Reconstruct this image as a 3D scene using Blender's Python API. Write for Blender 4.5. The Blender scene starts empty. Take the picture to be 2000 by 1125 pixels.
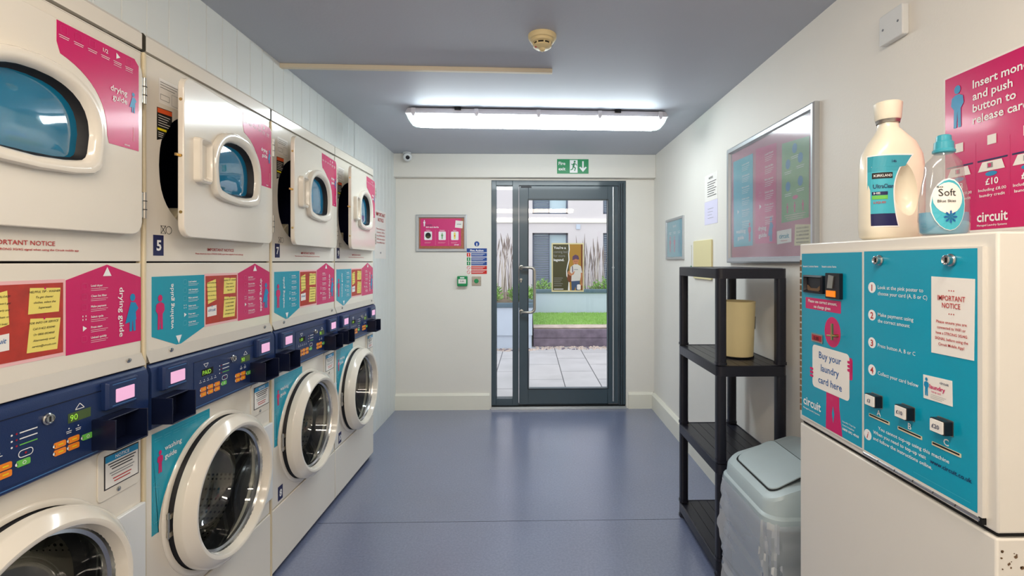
import bpy, bmesh, math, random
from mathutils import Vector, Matrix
random.seed(7)
PI = math.pi
S = bpy.context.scene
C = S.collection

# ---------------------------------------------------------------- camera
TH = math.radians(1.3); FPX = 950.0
PX = 1036 + FPX*math.tan(TH); PY = 511.0
cd = bpy.data.cameras.new('camera'); cam = bpy.data.objects.new('camera', cd); C.objects.link(cam)
cam.location = (0, 0, 1.38); cam.rotation_euler = (PI/2, 0, -TH)
cd.sensor_fit = 'HORIZONTAL'; cd.sensor_width = 36.0; cd.lens = 36.0*FPX/2000
cd.shift_x = -(PX-1000)/2000; cd.shift_y = (PY-562.5)/2000
cd.clip_start = 0.02; cd.clip_end = 200
S.camera = cam
# ---------------------------------------------------------------- sky, colour
w = bpy.data.worlds.new('overcast_sky'); S.world = w; w.use_nodes = True
bg = w.node_tree.nodes['Background']; bg.inputs[0].default_value = (0.93, 0.95, 1.0, 1); bg.inputs[1].default_value = 0.95
S.view_settings.view_transform = 'Standard'; S.view_settings.look = 'None'
S.view_settings.exposure = 1.12; S.view_settings.gamma = 1; S.view_settings.use_curve_mapping = False
LAMP = 12.0            # strength of the fluorescent diffusers

# ---------------------------------------------------------------- materials
def lin(v):
    v /= 255.0
    return v/12.92 if v <= 0.04045 else ((v+0.055)/1.055)**2.4
def rgb(c): return (lin(c[0]), lin(c[1]), lin(c[2]), 1)
MATS = {}
def mat(name, col, rough=0.5, metal=0.0, spec=0.5, coat=0.0, emit=0.0, var=0.0, vscale=8.0, bump=0.0, bscale=60.0, trans=0.0, ior=1.45, alpha=1.0):
    m = bpy.data.materials.new(name); m.use_nodes = True; nt = m.node_tree
    b = nt.nodes['Principled BSDF']
    b.inputs['Base Color'].default_value = rgb(col); b.inputs['Roughness'].default_value = rough
    b.inputs['Metallic'].default_value = metal; b.inputs['Specular IOR Level'].default_value = spec
    b.inputs['Coat Weight'].default_value = coat; b.inputs['Coat Roughness'].default_value = 0.08
    b.inputs['Transmission Weight'].default_value = trans; b.inputs['IOR'].default_value = ior
    b.inputs['Alpha'].default_value = alpha
    if emit:
        b.inputs['Emission Color'].default_value = rgb(col); b.inputs['Emission Strength'].default_value = emit
    if var or bump:
        tc = nt.nodes.new('ShaderNodeTexCoord')
    if var:
        n = nt.nodes.new('ShaderNodeTexNoise'); n.inputs['Scale'].default_value = vscale; n.inputs['Detail'].default_value = 4
        mx = nt.nodes.new('ShaderNodeMix'); mx.data_type = 'RGBA'
        mx.inputs['A'].default_value = rgb(tuple(max(0, x*(1-var)) for x in col))
        mx.inputs['B'].default_value = rgb(tuple(min(255, x*(1+var)) for x in col))
        nt.links.new(tc.outputs['Object'], n.inputs['Vector']); nt.links.new(n.outputs['Fac'], mx.inputs['Factor'])
        nt.links.new(mx.outputs['Result'], b.inputs['Base Color'])
    if bump:
        n2 = nt.nodes.new('ShaderNodeTexNoise'); n2.inputs['Scale'].default_value = bscale; n2.inputs['Detail'].default_value = 3
        bp = nt.nodes.new('ShaderNodeBump'); bp.inputs['Strength'].default_value = bump; bp.inputs['Distance'].default_value = 0.01
        nt.links.new(tc.outputs['Object'], n2.inputs['Vector']); nt.links.new(n2.outputs['Fac'], bp.inputs['Height'])
        nt.links.new(bp.outputs['Normal'], b.inputs['Normal'])
    MATS[name] = m
    return m
def clear_pane(name, col=(255, 255, 255), gloss=0.0, base=0.08, rough=0.01, body=None, bodyfac=0.0):
    """thin sheet: mostly see-through, mirrors more at grazing angles"""
    m = bpy.data.materials.new(name); m.use_nodes = True; nt = m.node_tree
    for n in list(nt.nodes):
        if n.type != 'OUTPUT_MATERIAL': nt.nodes.remove(n)
    out = [n for n in nt.nodes if n.type == 'OUTPUT_MATERIAL'][0]
    tr = nt.nodes.new('ShaderNodeBsdfTransparent'); tr.inputs[0].default_value = rgb(col)
    gl = nt.nodes.new('ShaderNodeBsdfGlossy'); gl.inputs['Roughness'].default_value = rough
    lw = nt.nodes.new('ShaderNodeFresnel'); lw.inputs['IOR'].default_value = 1.5
    ad = nt.nodes.new('ShaderNodeMath'); ad.operation = 'ADD'; ad.inputs[1].default_value = gloss; ad.use_clamp = True
    ge = nt.nodes.new('ShaderNodeNewGeometry'); fr = nt.nodes.new('ShaderNodeMath'); fr.operation = 'SUBTRACT'; fr.inputs[0].default_value = 1.0
    nt.links.new(ge.outputs['Backfacing'], fr.inputs[1])
    ml = nt.nodes.new('ShaderNodeMath'); ml.operation = 'MULTIPLY'; nt.links.new(lw.outputs[0], ml.inputs[0]); nt.links.new(fr.outputs[0], ml.inputs[1])
    nt.links.new(ml.outputs[0], ad.inputs[0])
    mx = nt.nodes.new('ShaderNodeMixShader'); nt.links.new(ad.outputs[0], mx.inputs[0])
    src = tr.outputs[0]
    if body:
        df = nt.nodes.new('ShaderNodeBsdfDiffuse'); df.inputs[0].default_value = rgb(body)
        m2 = nt.nodes.new('ShaderNodeMixShader'); m2.inputs[0].default_value = bodyfac
        nt.links.new(tr.outputs[0], m2.inputs[1]); nt.links.new(df.outputs[0], m2.inputs[2]); src = m2.outputs[0]
    nt.links.new(src, mx.inputs[1]); nt.links.new(gl.outputs[0], mx.inputs[2])
    nt.links.new(mx.outputs[0], out.inputs[0])
    MATS[name] = m
    return m

mat('wall_paint', (232, 228, 220), 0.55, var=0.012, vscale=3, bump=0.05, bscale=120)
mat('panel_paint', (224, 228, 226), 0.35, var=0.015, vscale=4)
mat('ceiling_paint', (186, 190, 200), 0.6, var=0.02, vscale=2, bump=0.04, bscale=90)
mat('skirting_paint', (232, 229, 216), 0.35, var=0.01)
mat('enamel', (232, 225, 212), 0.16, coat=0.4, var=0.008, vscale=3)
mat('enamel_cream', (222, 208, 176), 0.3, coat=0.2)
mat('enamel_grey', (196, 190, 180), 0.35)
mat('white_plastic', (222, 224, 224), 0.28, coat=0.2)
mat('navy_plastic', (28, 48, 92), 0.32, var=0.05, bump=0.08, bscale=400)
mat('navy_dark', (14, 22, 48), 0.35, var=0.04)
mat('navy_trim', (70, 120, 175), 0.35)
mat('black_plastic', (22, 22, 30), 0.35, var=0.05)
mat('rubber', (22, 22, 26), 0.6)
mat('gap_dark', (12, 12, 14), 0.8)
mat('drum_dark', (34, 40, 84), 0.5, var=0.1)
mat('steel', (190, 190, 188), 0.22, metal=1.0, var=0.03, vscale=30)
mat('steel_brushed', (176, 172, 164), 0.35, metal=1.0, var=0.05, vscale=60)
mat('brass', (190, 165, 110), 0.3, metal=1.0)
mat('alu_frame', (196, 200, 204), 0.32, metal=0.75)
mat('lcd_pink', (232, 176, 212), 0.4, emit=0.22)
mat('lcd_green', (74, 96, 52), 0.3)
mat('lcd_digit', (150, 210, 60), 0.4, emit=0.3)
mat('led_red', (150, 20, 34), 0.4, emit=0.1)
mat('orange', (244, 138, 40), 0.4)
mat('green_key', (110, 196, 84), 0.4)
mat('teal', (0, 154, 180), 0.25, coat=0.2, var=0.02)
mat('teal_light', (70, 180, 200), 0.3)
mat('teal_machine', (0, 156, 188), 0.3, coat=0.15, var=0.02)
mat('magenta', (206, 8, 100), 0.25, coat=0.2, var=0.02)
mat('magenta_light', (214, 56, 124), 0.3)
mat('pink_pale', (240, 188, 190), 0.4)
mat('blue_figure', (20, 140, 190), 0.3)
mat('white_ink', (244, 244, 244), 0.4)
mat('red_ink', (190, 50, 50), 0.5)
mat('navy_ink', (28, 32, 84), 0.5)
mat('blue_ink', (10, 90, 160), 0.5)
mat('black_ink', (26, 26, 30), 0.5)
mat('grey_ink', (150, 150, 150), 0.5)
mat('cork', (176, 52, 38), 0.5, var=0.2, vscale=30, coat=0.2)
mat('cork_brown', (170, 104, 76), 0.6, var=0.15, vscale=60)
mat('note_yellow', (240, 222, 116), 0.5)
mat('paper', (240, 236, 230), 0.55)
mat('paper_lilac', (222, 218, 240), 0.5)
mat('paper_cream', (226, 214, 166), 0.6)
mat('sign_green', (0, 140, 80), 0.35, coat=0.3)
mat('sign_blue', (20, 70, 150), 0.35)
mat('sign_red', (205, 30, 30), 0.35)
mat('orange_amber', (240, 130, 20), 0.3, emit=0.2)
mat('label_black', (26, 26, 26), 0.5)
mat('label_orange', (226, 90, 40), 0.5)
mat('label_yellow', (240, 220, 30), 0.5)
mat('frame_grey', (62, 78, 88), 0.35, var=0.03, coat=0.2)
mat('frame_dark', (34, 42, 50), 0.45)
mat('shelf_plastic', (26, 27, 38), 0.34, var=0.06, bump=0.05, bscale=200)
mat('bucket_plastic', (238, 220, 166), 0.42, var=0.02)
mat('bin_grey', (172, 188, 194), 0.35, var=0.02)
mat('bin_body', (150, 164, 172), 0.5)
mat('vending_enamel', (226, 222, 214), 0.32, coat=0.2, var=0.008)
mat('vending_side', (226, 222, 214), 0.35, coat=0.2, var=0.008)
mat('bottle_cream', (240, 232, 212), 0.28, coat=0.3)
mat('cap_teal', (60, 160, 180), 0.3)
mat('liquid_blue', (96, 190, 226), 0.15, coat=0.4)
mat('trunking_cream', (226, 214, 190), 0.45)
mat('detector_cream', (226, 206, 156), 0.45)
mat('housing_grey', (216, 212, 218), 0.4)
mat('diffuser', (240, 252, 255), 0.4, emit=LAMP)
mat('diffuser_warm', (255, 240, 220), 0.4, emit=LAMP)
mat('tarnish', (110, 84, 60), 0.8)
mat('building_render', (206, 198, 200), 0.8, var=0.02, vscale=1.2, bump=0.1)
mat('building_band', (236, 230, 220), 0.8)
mat('shutter', (112, 120, 140), 0.6)
mat('window_frame', (90, 100, 120), 0.5)
mat('garden_wall', (190, 198, 212), 0.8, var=0.02)
mat('coping', (84, 104, 118), 0.6, var=0.05)
mat('timber_dark', (104, 92, 104), 0.8, var=0.35, vscale=7, bump=0.5, bscale=14)
mat('soil', (120, 104, 90), 0.9, var=0.3, vscale=20)
mat('lawn', (138, 176, 92), 0.8, var=0.12, vscale=9)
mat('grass_blade', (150, 186, 100), 0.7, var=0.15, vscale=5)
mat('leaf', (124, 160, 84), 0.7, var=0.35, vscale=6)
mat('reed', (206, 194, 180), 0.8, var=0.2, vscale=8)
mat('reed_dark', (130, 116, 112), 0.8, var=0.2, vscale=8)
mat('stone', (186, 168, 158), 0.8, var=0.3, vscale=5)
mat('skin', (196, 130, 90), 0.6)
mat('olive', (74, 72, 44), 0.4)
mat('ochre', (176, 132, 50), 0.4)
mat('brown', (120, 66, 36), 0.5)
mat('jeans', (62, 84, 116), 0.5)
mat('shirt', (218, 214, 206), 0.5)
mat('plum', (92, 66, 96), 0.5)
mat('board_green', (108, 168, 104), 0.4)
mat('board_pinkish', (190, 110, 130), 0.45)
clear_pane('door_glass_clear', (250, 253, 253))
clear_pane('board_glass', (250, 252, 252), gloss=0.03, rough=0.12, body=(226, 228, 236), bodyfac=0.13)
clear_pane('washer_glass', (236, 242, 240), gloss=0.10, rough=0.02)
clear_pane('dryer_glass', (60, 120, 150), gloss=0.16, rough=0.04, body=(16, 128, 170), bodyfac=0.85)
clear_pane('bottle_clear', (240, 240, 240), gloss=0.06, rough=0.05, body=(224, 222, 222), bodyfac=0.14)
clear_pane('bag_film', (240, 244, 248), gloss=0.16, rough=0.16, body=(236, 242, 248), bodyfac=0.36)
clear_pane('lens_end', (230, 240, 235), gloss=0.1, rough=0.1, body=(214, 226, 220), bodyfac=0.6)
def floor_mat():
    m = bpy.data.materials.new('vinyl_floor'); m.use_nodes = True; nt = m.node_tree; b = nt.nodes['Principled BSDF']
    tc = nt.nodes.new('ShaderNodeTexCoord')
    n1 = nt.nodes.new('ShaderNodeTexNoise'); n1.inputs['Scale'].default_value = 90; n1.inputs['Detail'].default_value = 5; n1.inputs['Roughness'].default_value = 0.8
    n2 = nt.nodes.new('ShaderNodeTexNoise'); n2.inputs['Scale'].default_value = 1.6; n2.inputs['Detail'].default_value = 3
    v = nt.nodes.new('ShaderNodeTexVoronoi'); v.inputs['Scale'].default_value = 42
    for n in (n1, n2, v): nt.links.new(tc.outputs['Object'], n.inputs['Vector'])
    r1 = nt.nodes.new('ShaderNodeValToRGB'); nt.links.new(n1.outputs['Fac'], r1.inputs[0])
    r1.color_ramp.elements[0].position = 0.32; r1.color_ramp.elements[0].color = rgb((96, 106, 138))
    r1.color_ramp.elements[1].position = 0.68; r1.color_ramp.elements[1].color = rgb((130, 140, 172))
    mx = nt.nodes.new('ShaderNodeMix'); mx.data_type = 'RGBA'; mx.blend_type = 'MULTIPLY'; mx.inputs['Factor'].default_value = 0.3
    nt.links.new(r1.outputs[0], mx.inputs['A']); nt.links.new(n2.outputs['Fac'], mx.inputs['B'])
    lt = nt.nodes.new('ShaderNodeMath'); lt.operation = 'LESS_THAN'; lt.inputs[1].default_value = 0.045
    nt.links.new(v.outputs['Distance'], lt.inputs[0])
    m3 = nt.nodes.new('ShaderNodeMix'); m3.data_type = 'RGBA'; m3.inputs['B'].default_value = rgb((190, 196, 210))
    nt.links.new(lt.outputs[0], m3.inputs['Factor']); nt.links.new(mx.outputs['Result'], m3.inputs['A'])
    nt.links.new(m3.outputs['Result'], b.inputs['Base Color'])
    b.inputs['Roughness'].default_value = 0.34; b.inputs['Specular IOR Level'].default_value = 0.9; b.inputs['IOR'].default_value = 1.7; b.inputs['Coat Weight'].default_value = 0.8; b.inputs['Coat Roughness'].default_value = 0.22
    bp = nt.nodes.new('ShaderNodeBump'); bp.inputs['Strength'].default_value = 0.12; bp.inputs['Distance'].default_value = 0.003
    nt.links.new(n1.outputs['Fac'], bp.inputs['Height']); nt.links.new(bp.outputs['Normal'], b.inputs['Normal'])
    MATS['vinyl_floor'] = m
floor_mat()
def paving_mat():
    m = bpy.data.materials.new('paving'); m.use_nodes = True; nt = m.node_tree; b = nt.nodes['Principled BSDF']
    tc = nt.nodes.new('ShaderNodeTexCoord'); mp = nt.nodes.new('ShaderNodeMapping')
    mp.inputs['Rotation'].default_value = (0, 0, PI/2); mp.inputs['Location'].default_value = (-0.1, 0.43, 0)
    br = nt.nodes.new('ShaderNodeTexBrick')
    br.inputs['Scale'].default_value = 1.0; br.inputs['Brick Width'].default_value = 0.84; br.inputs['Row Height'].default_value = 0.41
    br.inputs['Mortar Size'].default_value = 0.006; br.inputs['Mortar'].default_value = rgb((96, 92, 96))
    br.inputs['Color1'].default_value = rgb((196, 192, 194)); br.inputs['Color2'].default_value = rgb((206, 200, 200))
    nt.links.new(tc.outputs['Object'], mp.inputs[0]); nt.links.new(mp.outputs[0], br.inputs['Vector'])
    nz = nt.nodes.new('ShaderNodeTexNoise'); nz.inputs['Scale'].default_value = 3; nz.inputs['Detail'].default_value = 4
    nt.links.new(tc.outputs['Object'], nz.inputs['Vector'])
    mx = nt.nodes.new('ShaderNodeMix'); mx.data_type = 'RGBA'; mx.blend_type = 'MULTIPLY'; mx.inputs['Factor'].default_value = 0.35
    nt.links.new(br.outputs['Color'], mx.inputs['A']); nt.links.new(nz.outputs['Fac'], mx.inputs['B'])
    nt.links.new(mx.outputs['Result'], b.inputs['Base Color']); b.inputs['Roughness'].default_value = 0.5
    MATS['paving'] = m
paving_mat()
def drum_mat():
    m = bpy.data.materials.new('drum_steel'); m.use_nodes = True; nt = m.node_tree; b = nt.nodes['Principled BSDF']
    b.inputs['Metallic'].default_value = 1.0; b.inputs['Roughness'].default_value = 0.25
    tc = nt.nodes.new('ShaderNodeTexCoord'); v = nt.nodes.new('ShaderNodeTexVoronoi'); v.inputs['Scale'].default_value = 60
    v.inputs['Randomness'].default_value = 0.0
    nt.links.new(tc.outputs['Object'], v.inputs['Vector'])
    r = nt.nodes.new('ShaderNodeValToRGB'); nt.links.new(v.outputs['Distance'], r.inputs[0])
    r.color_ramp.interpolation = 'CONSTANT'
    r.color_ramp.elements[0].color = (0.01, 0.01, 0.012, 1); r.color_ramp.elements[1].position = 0.28; r.color_ramp.elements[1].color = (0.72, 0.69, 0.64, 1)
    nt.links.new(r.outputs[0], b.inputs['Base Color']); MATS['drum_steel'] = m
drum_mat()

# ---------------------------------------------------------------- mesh builder
def V(*a): return Vector(a)
class MB:
    def __init__(s): s.v = []; s.f = []; s.m = []; s.mats = []
    def mi(s, name):
        if name not in s.mats: s.mats.append(name)
        return s.mats.index(name)
    def add(s, verts, faces, m):
        o = len(s.v); s.v += [tuple(p) for p in verts]; k = s.mi(m)
        for f in faces: s.f.append([o+i for i in f]); s.m.append(k)
        return s
    def poly(s, pts, m): return s.add(pts, [list(range(len(pts)))], m)
    def box(s, x0, x1, y0, y1, z0, z1, m):
        p = [(x0,y0,z0),(x1,y0,z0),(x1,y1,z0),(x0,y1,z0),(x0,y0,z1),(x1,y0,z1),(x1,y1,z1),(x0,y1,z1)]
        return s.add(p, [(0,3,2,1),(4,5,6,7),(0,1,5,4),(1,2,6,5),(2,3,7,6),(3,0,4,7)], m)
    def prism(s, pts, d, m, side=None):
        """pts: planar loop (Vectors, counter-clockwise seen from +d side); extruded by vector d"""
        pts = [Vector(p) for p in pts]; n = len(pts); d = Vector(d)
        s.add(list(pts)+[p+d for p in pts], [list(range(n-1,-1,-1)), list(range(n,2*n))], m)
        s.add(list(pts)+[p+d for p in pts], [(i,(i+1)%n,n+(i+1)%n,n+i) for i in range(n)], side or m)
        return s
    def strip(s, loops, m, close=True, cap0=False, cap1=False):
        """skin a list of equal-length closed loops"""
        n = len(loops[0]); vs = [p for l in loops for p in l]; fs = []
        for k in range(len(loops)-1):
            for i in range(n if close else n-1):
                j = (i+1) % n
                fs.append((k*n+i, k*n+j, (k+1)*n+j, (k+1)*n+i))
        if cap0: fs.append(list(range(n-1,-1,-1)))
        if cap1: fs.append(list(range((len(loops)-1)*n, len(loops)*n)))
        return s.add(vs, fs, m)
    def tube(s, path, r, m, n=12, caps=True):
        path = [Vector(p) for p in path]; loops = []
        t0 = (path[1]-path[0]).normalized(); up = Vector((0,0,1)) if abs(t0.z) < 0.9 else Vector((1,0,0))
        a = t0.cross(up).normalized()
        for i, p in enumerate(path):
            t = (path[min(i+1,len(path)-1)]-path[max(i-1,0)]).normalized()
            a = (a - t*a.dot(t)).normalized(); b = t.cross(a); rr = r[i] if isinstance(r, (list,tuple)) else r
            loops.append([p + a*math.cos(2*PI*k/n)*rr + b*math.sin(2*PI*k/n)*rr for k in range(n)])
        return s.strip(loops, m, True, caps, caps)
    def lathe(s, c, axis, prof, m, n=32, cap0=False, cap1=False):
        """prof: list of (along axis, radius)"""
        c = Vector(c); axis = Vector(axis).normalized()
        up = Vector((0,0,1)) if abs(axis.z) < 0.9 else Vector((1,0,0))
        a = axis.cross(up).normalized(); b = axis.cross(a)
        return s.strip([[c+axis*h+a*math.cos(2*PI*k/n)*r+b*math.sin(2*PI*k/n)*r for k in range(n)] for h, r in prof], m, True, cap0, cap1)
    def build(s, name, parent=None, smooth=False, bevel=0.0, loc=None, fix=True):
        me = bpy.data.meshes.new(name); me.from_pydata(s.v, [], s.f)
        for n in s.mats: me.materials.append(MATS[n])
        for p, k in zip(me.polygons, s.m): p.material_index = k
        me.update()
        if fix or bevel:
            bm = bmesh.new(); bm.from_mesh(me)
            bmesh.ops.remove_doubles(bm, verts=bm.verts, dist=1e-5)
            if fix: bmesh.ops.recalc_face_normals(bm, faces=bm.faces)
            bm.to_mesh(me); bm.free()
        o = bpy.data.objects.new(name, me); C.objects.link(o)
        if parent: o.parent = parent
        if loc: o.location = loc
        if bevel:
            b = o.modifiers.new('bevel', 'BEVEL'); b.width = bevel; b.segments = 3; b.limit_method = 'ANGLE'; b.angle_limit = math.radians(40)
            if not smooth: smooth = 40
        if smooth:
            ang = 40 if smooth is True else smooth
            for p in me.polygons: p.use_smooth = True
            try: me.set_sharp_from_angle(angle=math.radians(ang))
            except Exception: pass
        return o
def thing(name, loc, label, cat, group=None, rotz=0):
    o = bpy.data.objects.new(name, None); C.objects.link(o); o.location = loc; o.rotation_euler = (0,0,rotz)
    o.empty_display_size = 0.05
    return tag(o, label, cat, group)
def tag(o, label, cat, group=None, kind=None):
    o['label'] = label; o['category'] = cat
    if group: o['group'] = group
    if kind: o['kind'] = kind
    return o
def struct(o, label=None):
    o['kind'] = 'structure'
    return o
def part_label(o, label): o['label'] = label; return o

# outlines in 2D (u, v)
def rrect(u0, u1, v0, v1, r, n=5):
    out = []
    for cu, cv, a0 in ((u1-r,v0+r,-PI/2),(u1-r,v1-r,0),(u0+r,v1-r,PI/2),(u0+r,v0+r,PI)):
        for k in range(n+1):
            a = a0+k*PI/2/n; out.append((cu+r*math.cos(a), cv+r*math.sin(a)))
    return out
def ell(cu, cv, ru, rv, n=24): return [(cu+ru*math.cos(2*PI*k/n), cv+rv*math.sin(2*PI*k/n)) for k in range(n)]
def superell(cu, cv, ru, rv, e, n=48):
    out = []
    for k in range(n):
        a = 2*PI*k/n; c_, s_ = math.cos(a), math.sin(a)
        out.append((cu+ru*math.copysign(abs(c_)**(2/e), c_), cv+rv*math.copysign(abs(s_)**(2/e), s_)))
    return out
def polar(poly, c, a):
    """distance from c to the outline along angle a"""
    dx, dy = math.cos(a), math.sin(a); best = None; n = len(poly)
    for i in range(n):
        x1, y1 = poly[i][0]-c[0], poly[i][1]-c[1]; x2, y2 = poly[(i+1)%n][0]-c[0], poly[(i+1)%n][1]-c[1]
        ex, ey = x2-x1, y2-y1; den = dx*ey-dy*ex
        if abs(den) < 1e-12: continue
        t = (x1*ey-y1*ex)/den; q = (x1*dy-y1*dx)/den
        if t > 0 and -1e-9 <= q <= 1+1e-9 and (best is None or t < best): best = t
    return best
def angs(outer, c, n=72):
    A = [2*PI*k/n for k in range(n)]
    if len(outer) <= 30: A += [math.atan2(p[1]-c[1], p[0]-c[0]) % (2*PI) for p in outer]
    return sorted(set(round(a, 5) for a in A))
def resample(poly, c, A, scale=1.0, off=0.0):
    return [(c[0]+math.cos(a)*(polar(poly, c, a)*scale+off), c[1]+math.sin(a)*(polar(poly, c, a)*scale+off)) for a in A]

# ---------------------------------------------------------------- flat printing on a surface
_gl = {}
def glyphs(txt, bold, italic=False):
    k = (txt, bold, italic)
    if k in _gl: return _gl[k]
    cu = bpy.data.curves.new('t', 'FONT'); cu.body = txt; cu.size = 1; cu.resolution_u = 2; cu.offset = bold; cu.space_line = 1.0
    if italic: cu.shear = 0.3
    o = bpy.data.objects.new('t', cu); C.objects.link(o)
    dg = bpy.context.evaluated_depsgraph_get(); me = o.evaluated_get(dg).to_mesh()
    vs = [(v.co.x, v.co.y) for v in me.vertices]; fs = [list(p.vertices) for p in me.polygons]
    o.evaluated_get(dg).to_mesh_clear(); bpy.data.objects.remove(o); bpy.data.curves.remove(cu)
    w_ = (min(v[0] for v in vs), max(v[0] for v in vs)) if vs else (0, 0)
    _gl[k] = (vs, fs, w_); return _gl[k]
class Dec:
    """prints flat shapes on a plane: O origin, U right, W up"""
    def __init__(s, mb, O, U, W, step=0.0004):
        s.mb = mb; s.O = Vector(O); s.U = Vector(U).normalized(); s.W = Vector(W).normalized(); s.N = s.U.cross(s.W); s.step = step
    def P(s, u, v, l=1): return s.O + s.U*u + s.W*v + s.N*(l*s.step)
    def poly(s, pts, m, l=1): s.mb.poly([s.P(u, v, l) for u, v in pts], m); return s
    def plate(s, pts, m, t=0.0008, l0=0, side=None):
        s.mb.prism([s.P(u, v, l0) for u, v in pts], s.N*t, m, side); return s
    def rect(s, u0, u1, v0, v1, m, l=1): return s.poly([(u0,v0),(u1,v0),(u1,v1),(u0,v1)], m, l)
    def line(s, u0, v0, u1, v1, t, m, l=2):
        d = Vector((u1-u0, v1-v0)); n = Vector((-d.y, d.x)).normalized()*t/2
        return s.poly([(u0-n.x,v0-n.y),(u1-n.x,v1-n.y),(u1+n.x,v1+n.y),(u0+n.x,v0+n.y)], m, l)
    def ring(s, pts, t, m, l=2):
        n = len(pts)
        for i in range(n): s.line(*pts[i], *pts[(i+1)%n], t, m, l)
        return s
    def text(s, txt, u, v, h, m, align='l', rot=0, bold=0.012, l=3, fit=None, italic=False):
        """h = capital height"""
        vs, fs, (a, b) = glyphs(txt, bold, italic)
        k = h/0.72; kx = k
        if fit: kx = fit/(b-a)
        off = {'l': -a, 'c': -(a+b)/2, 'r': -b}[align]
        c_, s_ = math.cos(rot), math.sin(rot)
        pts = []
        for x, y in vs:
            X = (x+off)*kx; Y = y*k
            pts.append(s.P(u+X*c_-Y*s_, v+X*s_+Y*c_, l))
        s.mb.add(pts, fs, m); return s
    def bars(s, u, v, w_, n, dv, t, m, l=2, align='l', rot=0):
        """small print, too fine in the photo to read"""
        for i in range(n):
            ww = w_*(1-0.25*((i*37) % 3)/2); u0 = u if align == 'l' else u-ww/2
            s.rect(u0, u0+ww, v-i*dv-t/2, v-i*dv+t/2, m, l)
        return s
    def person(s, u, v, h, m, cape=False, l=2, flip=1):
        s.poly(ell(u, v+h*0.9, h*0.085, h*0.1, 16), m, l)
        if cape:
            s.poly([(u-flip*h*.06,v+h*.78),(u+flip*h*.09,v+h*.76),(u+flip*h*.19,v+h*.6),(u+flip*h*.1,v+h*.5),(u+flip*h*.12,v+h*.3),(u-flip*h*.24,v+h*.22)], m, l+.2)
        else:
            s.poly([(u-h*.05,v+h*.78),(u+h*.05,v+h*.78),(u+h*.15,v+h*.72),(u+h*.17,v+h*.55),(u+h*.1,v+h*.45),(u-h*.1,v+h*.45),(u-h*.17,v+h*.55),(u-h*.15,v+h*.72)], m, l+.2)
        s.poly([(u-h*.09,v+h*.5),(u+h*.09,v+h*.5),(u+h*.1,v),(u+h*.02,v),(u,v+h*.38),(u-h*.02,v),(u-h*.1,v)], m, l)
        return s
EY = (0,1,0); EZ = (0,0,1)

# ================================================================ THE ROOM
XL, XR, YB, ZC, YN = -1.255, 1.165, 4.56, 2.375, -2.3
MX = -1.12                       # machine fronts
struct(MB().box(-2.2, 1.4, YN-.2, YB+.10, -.12, 0, 'vinyl_floor').box(MX, XR, 2.589, 2.5915, 0, 0.0003, 'gap_dark').build('floor'))
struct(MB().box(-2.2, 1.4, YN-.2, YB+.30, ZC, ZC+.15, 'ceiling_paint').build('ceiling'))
# left wall: vertical tongue-and-groove boards above and beyond the machine recess
def board_wall(mb, y0, y1, z0, z1):
    pitch = 0.098; y = y0; pl = []
    while y < y1-1e-6:
        e = min(y+pitch, y1)
        pl += [(XL, y+.003), (XL, e-.003), (XL-.0035, e-.001)]
        if e < y1: pl += [(XL-.0035, e+.001)]
        y = e
    n = len(pl); d = z1-z0
    mb.add([(x, yy, z0) for x, yy in pl]+[(x, yy, z1) for x, yy in pl], [(i, i+1, n+i+1, n+i) for i in range(n-1)], 'panel_paint')
    mb.add([(XL-.09, y0, z0), (XL, y0, z0), (XL, y1, z0), (XL-.09, y1, z0)], [(0,1,2,3)], 'panel_paint')
    mb.box(XL-.10, XL-.008, y0, y1, z0, z1, 'panel_paint')
mb = MB(); board_wall(mb, YN, 3.495, 2.0, ZC); board_wall(mb, 3.495, YB, 0, ZC)
mb.box(-2.1, -2.0, YN, 3.6, 0, ZC, 'wall_paint'); mb.box(-2.0, XL-.1, 3.52, 3.6, 0, ZC, 'wall_paint')
mb.box(-2.0, XL-.1, YN, 3.52, 2.0, 2.04, 'panel_paint')
mb.box(-2.0, XL, YN, 0.735, 0, 2.0, 'wall_paint')
struct(mb.build('wall_left', smooth=False))
struct(MB().box(XR, XR+.15, YN, YB+.10, 0, ZC, 'wall_paint').build('wall_right'))
struct(MB().box(-2.1, XR+.15, YN-.1, YN, 0, ZC, 'wall_paint').build('wall_rear'))
DX0, DX1, DZ1 = -.366, .900, 2.142
mb = MB()
mb.box(XL-.1, DX0, YB, YB+.22, 0, ZC, 'wall_paint').box(DX1, XR+.15, YB, YB+.22, 0, ZC, 'wall_paint').box(DX0, DX1, YB, YB+.22, DZ1, ZC, 'wall_paint')
struct(mb.build('wall_back'))
struct(MB().box(XL-.004, XR, 4.495, YB, 2.158, ZC, 'wall_paint').build('trim_1', bevel=.004))
# skirting with a small chamfer
def skirt(name, pts):
    mb = MB(); mb.strip([[Vector(p)+Vector(o) for o in prof] for p, prof in pts], 'skirting_paint', True, True, True)
    return struct(mb.build(name))
def prof(nx, ny, t=.022, h=.15): return [(0,0,0), (nx*t, ny*t, 0), (nx*t, ny*t, h-.018), (nx*t*.45, ny*t*.45, h), (0, 0, h)]
skirt('baseboard_back', [((XL, YB, 0), prof(0,-1)), ((DX0-.015, YB, 0), prof(0,-1))])
skirt('baseboard_back', [((DX1+.02, YB, 0), prof(0,-1)), ((XR, YB, 0), prof(0,-1))])
skirt('baseboard_right', [((XR, YN, 0), prof(-1,0,.028)), ((XR, YB, 0), prof(-1,0,.028))])

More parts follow.
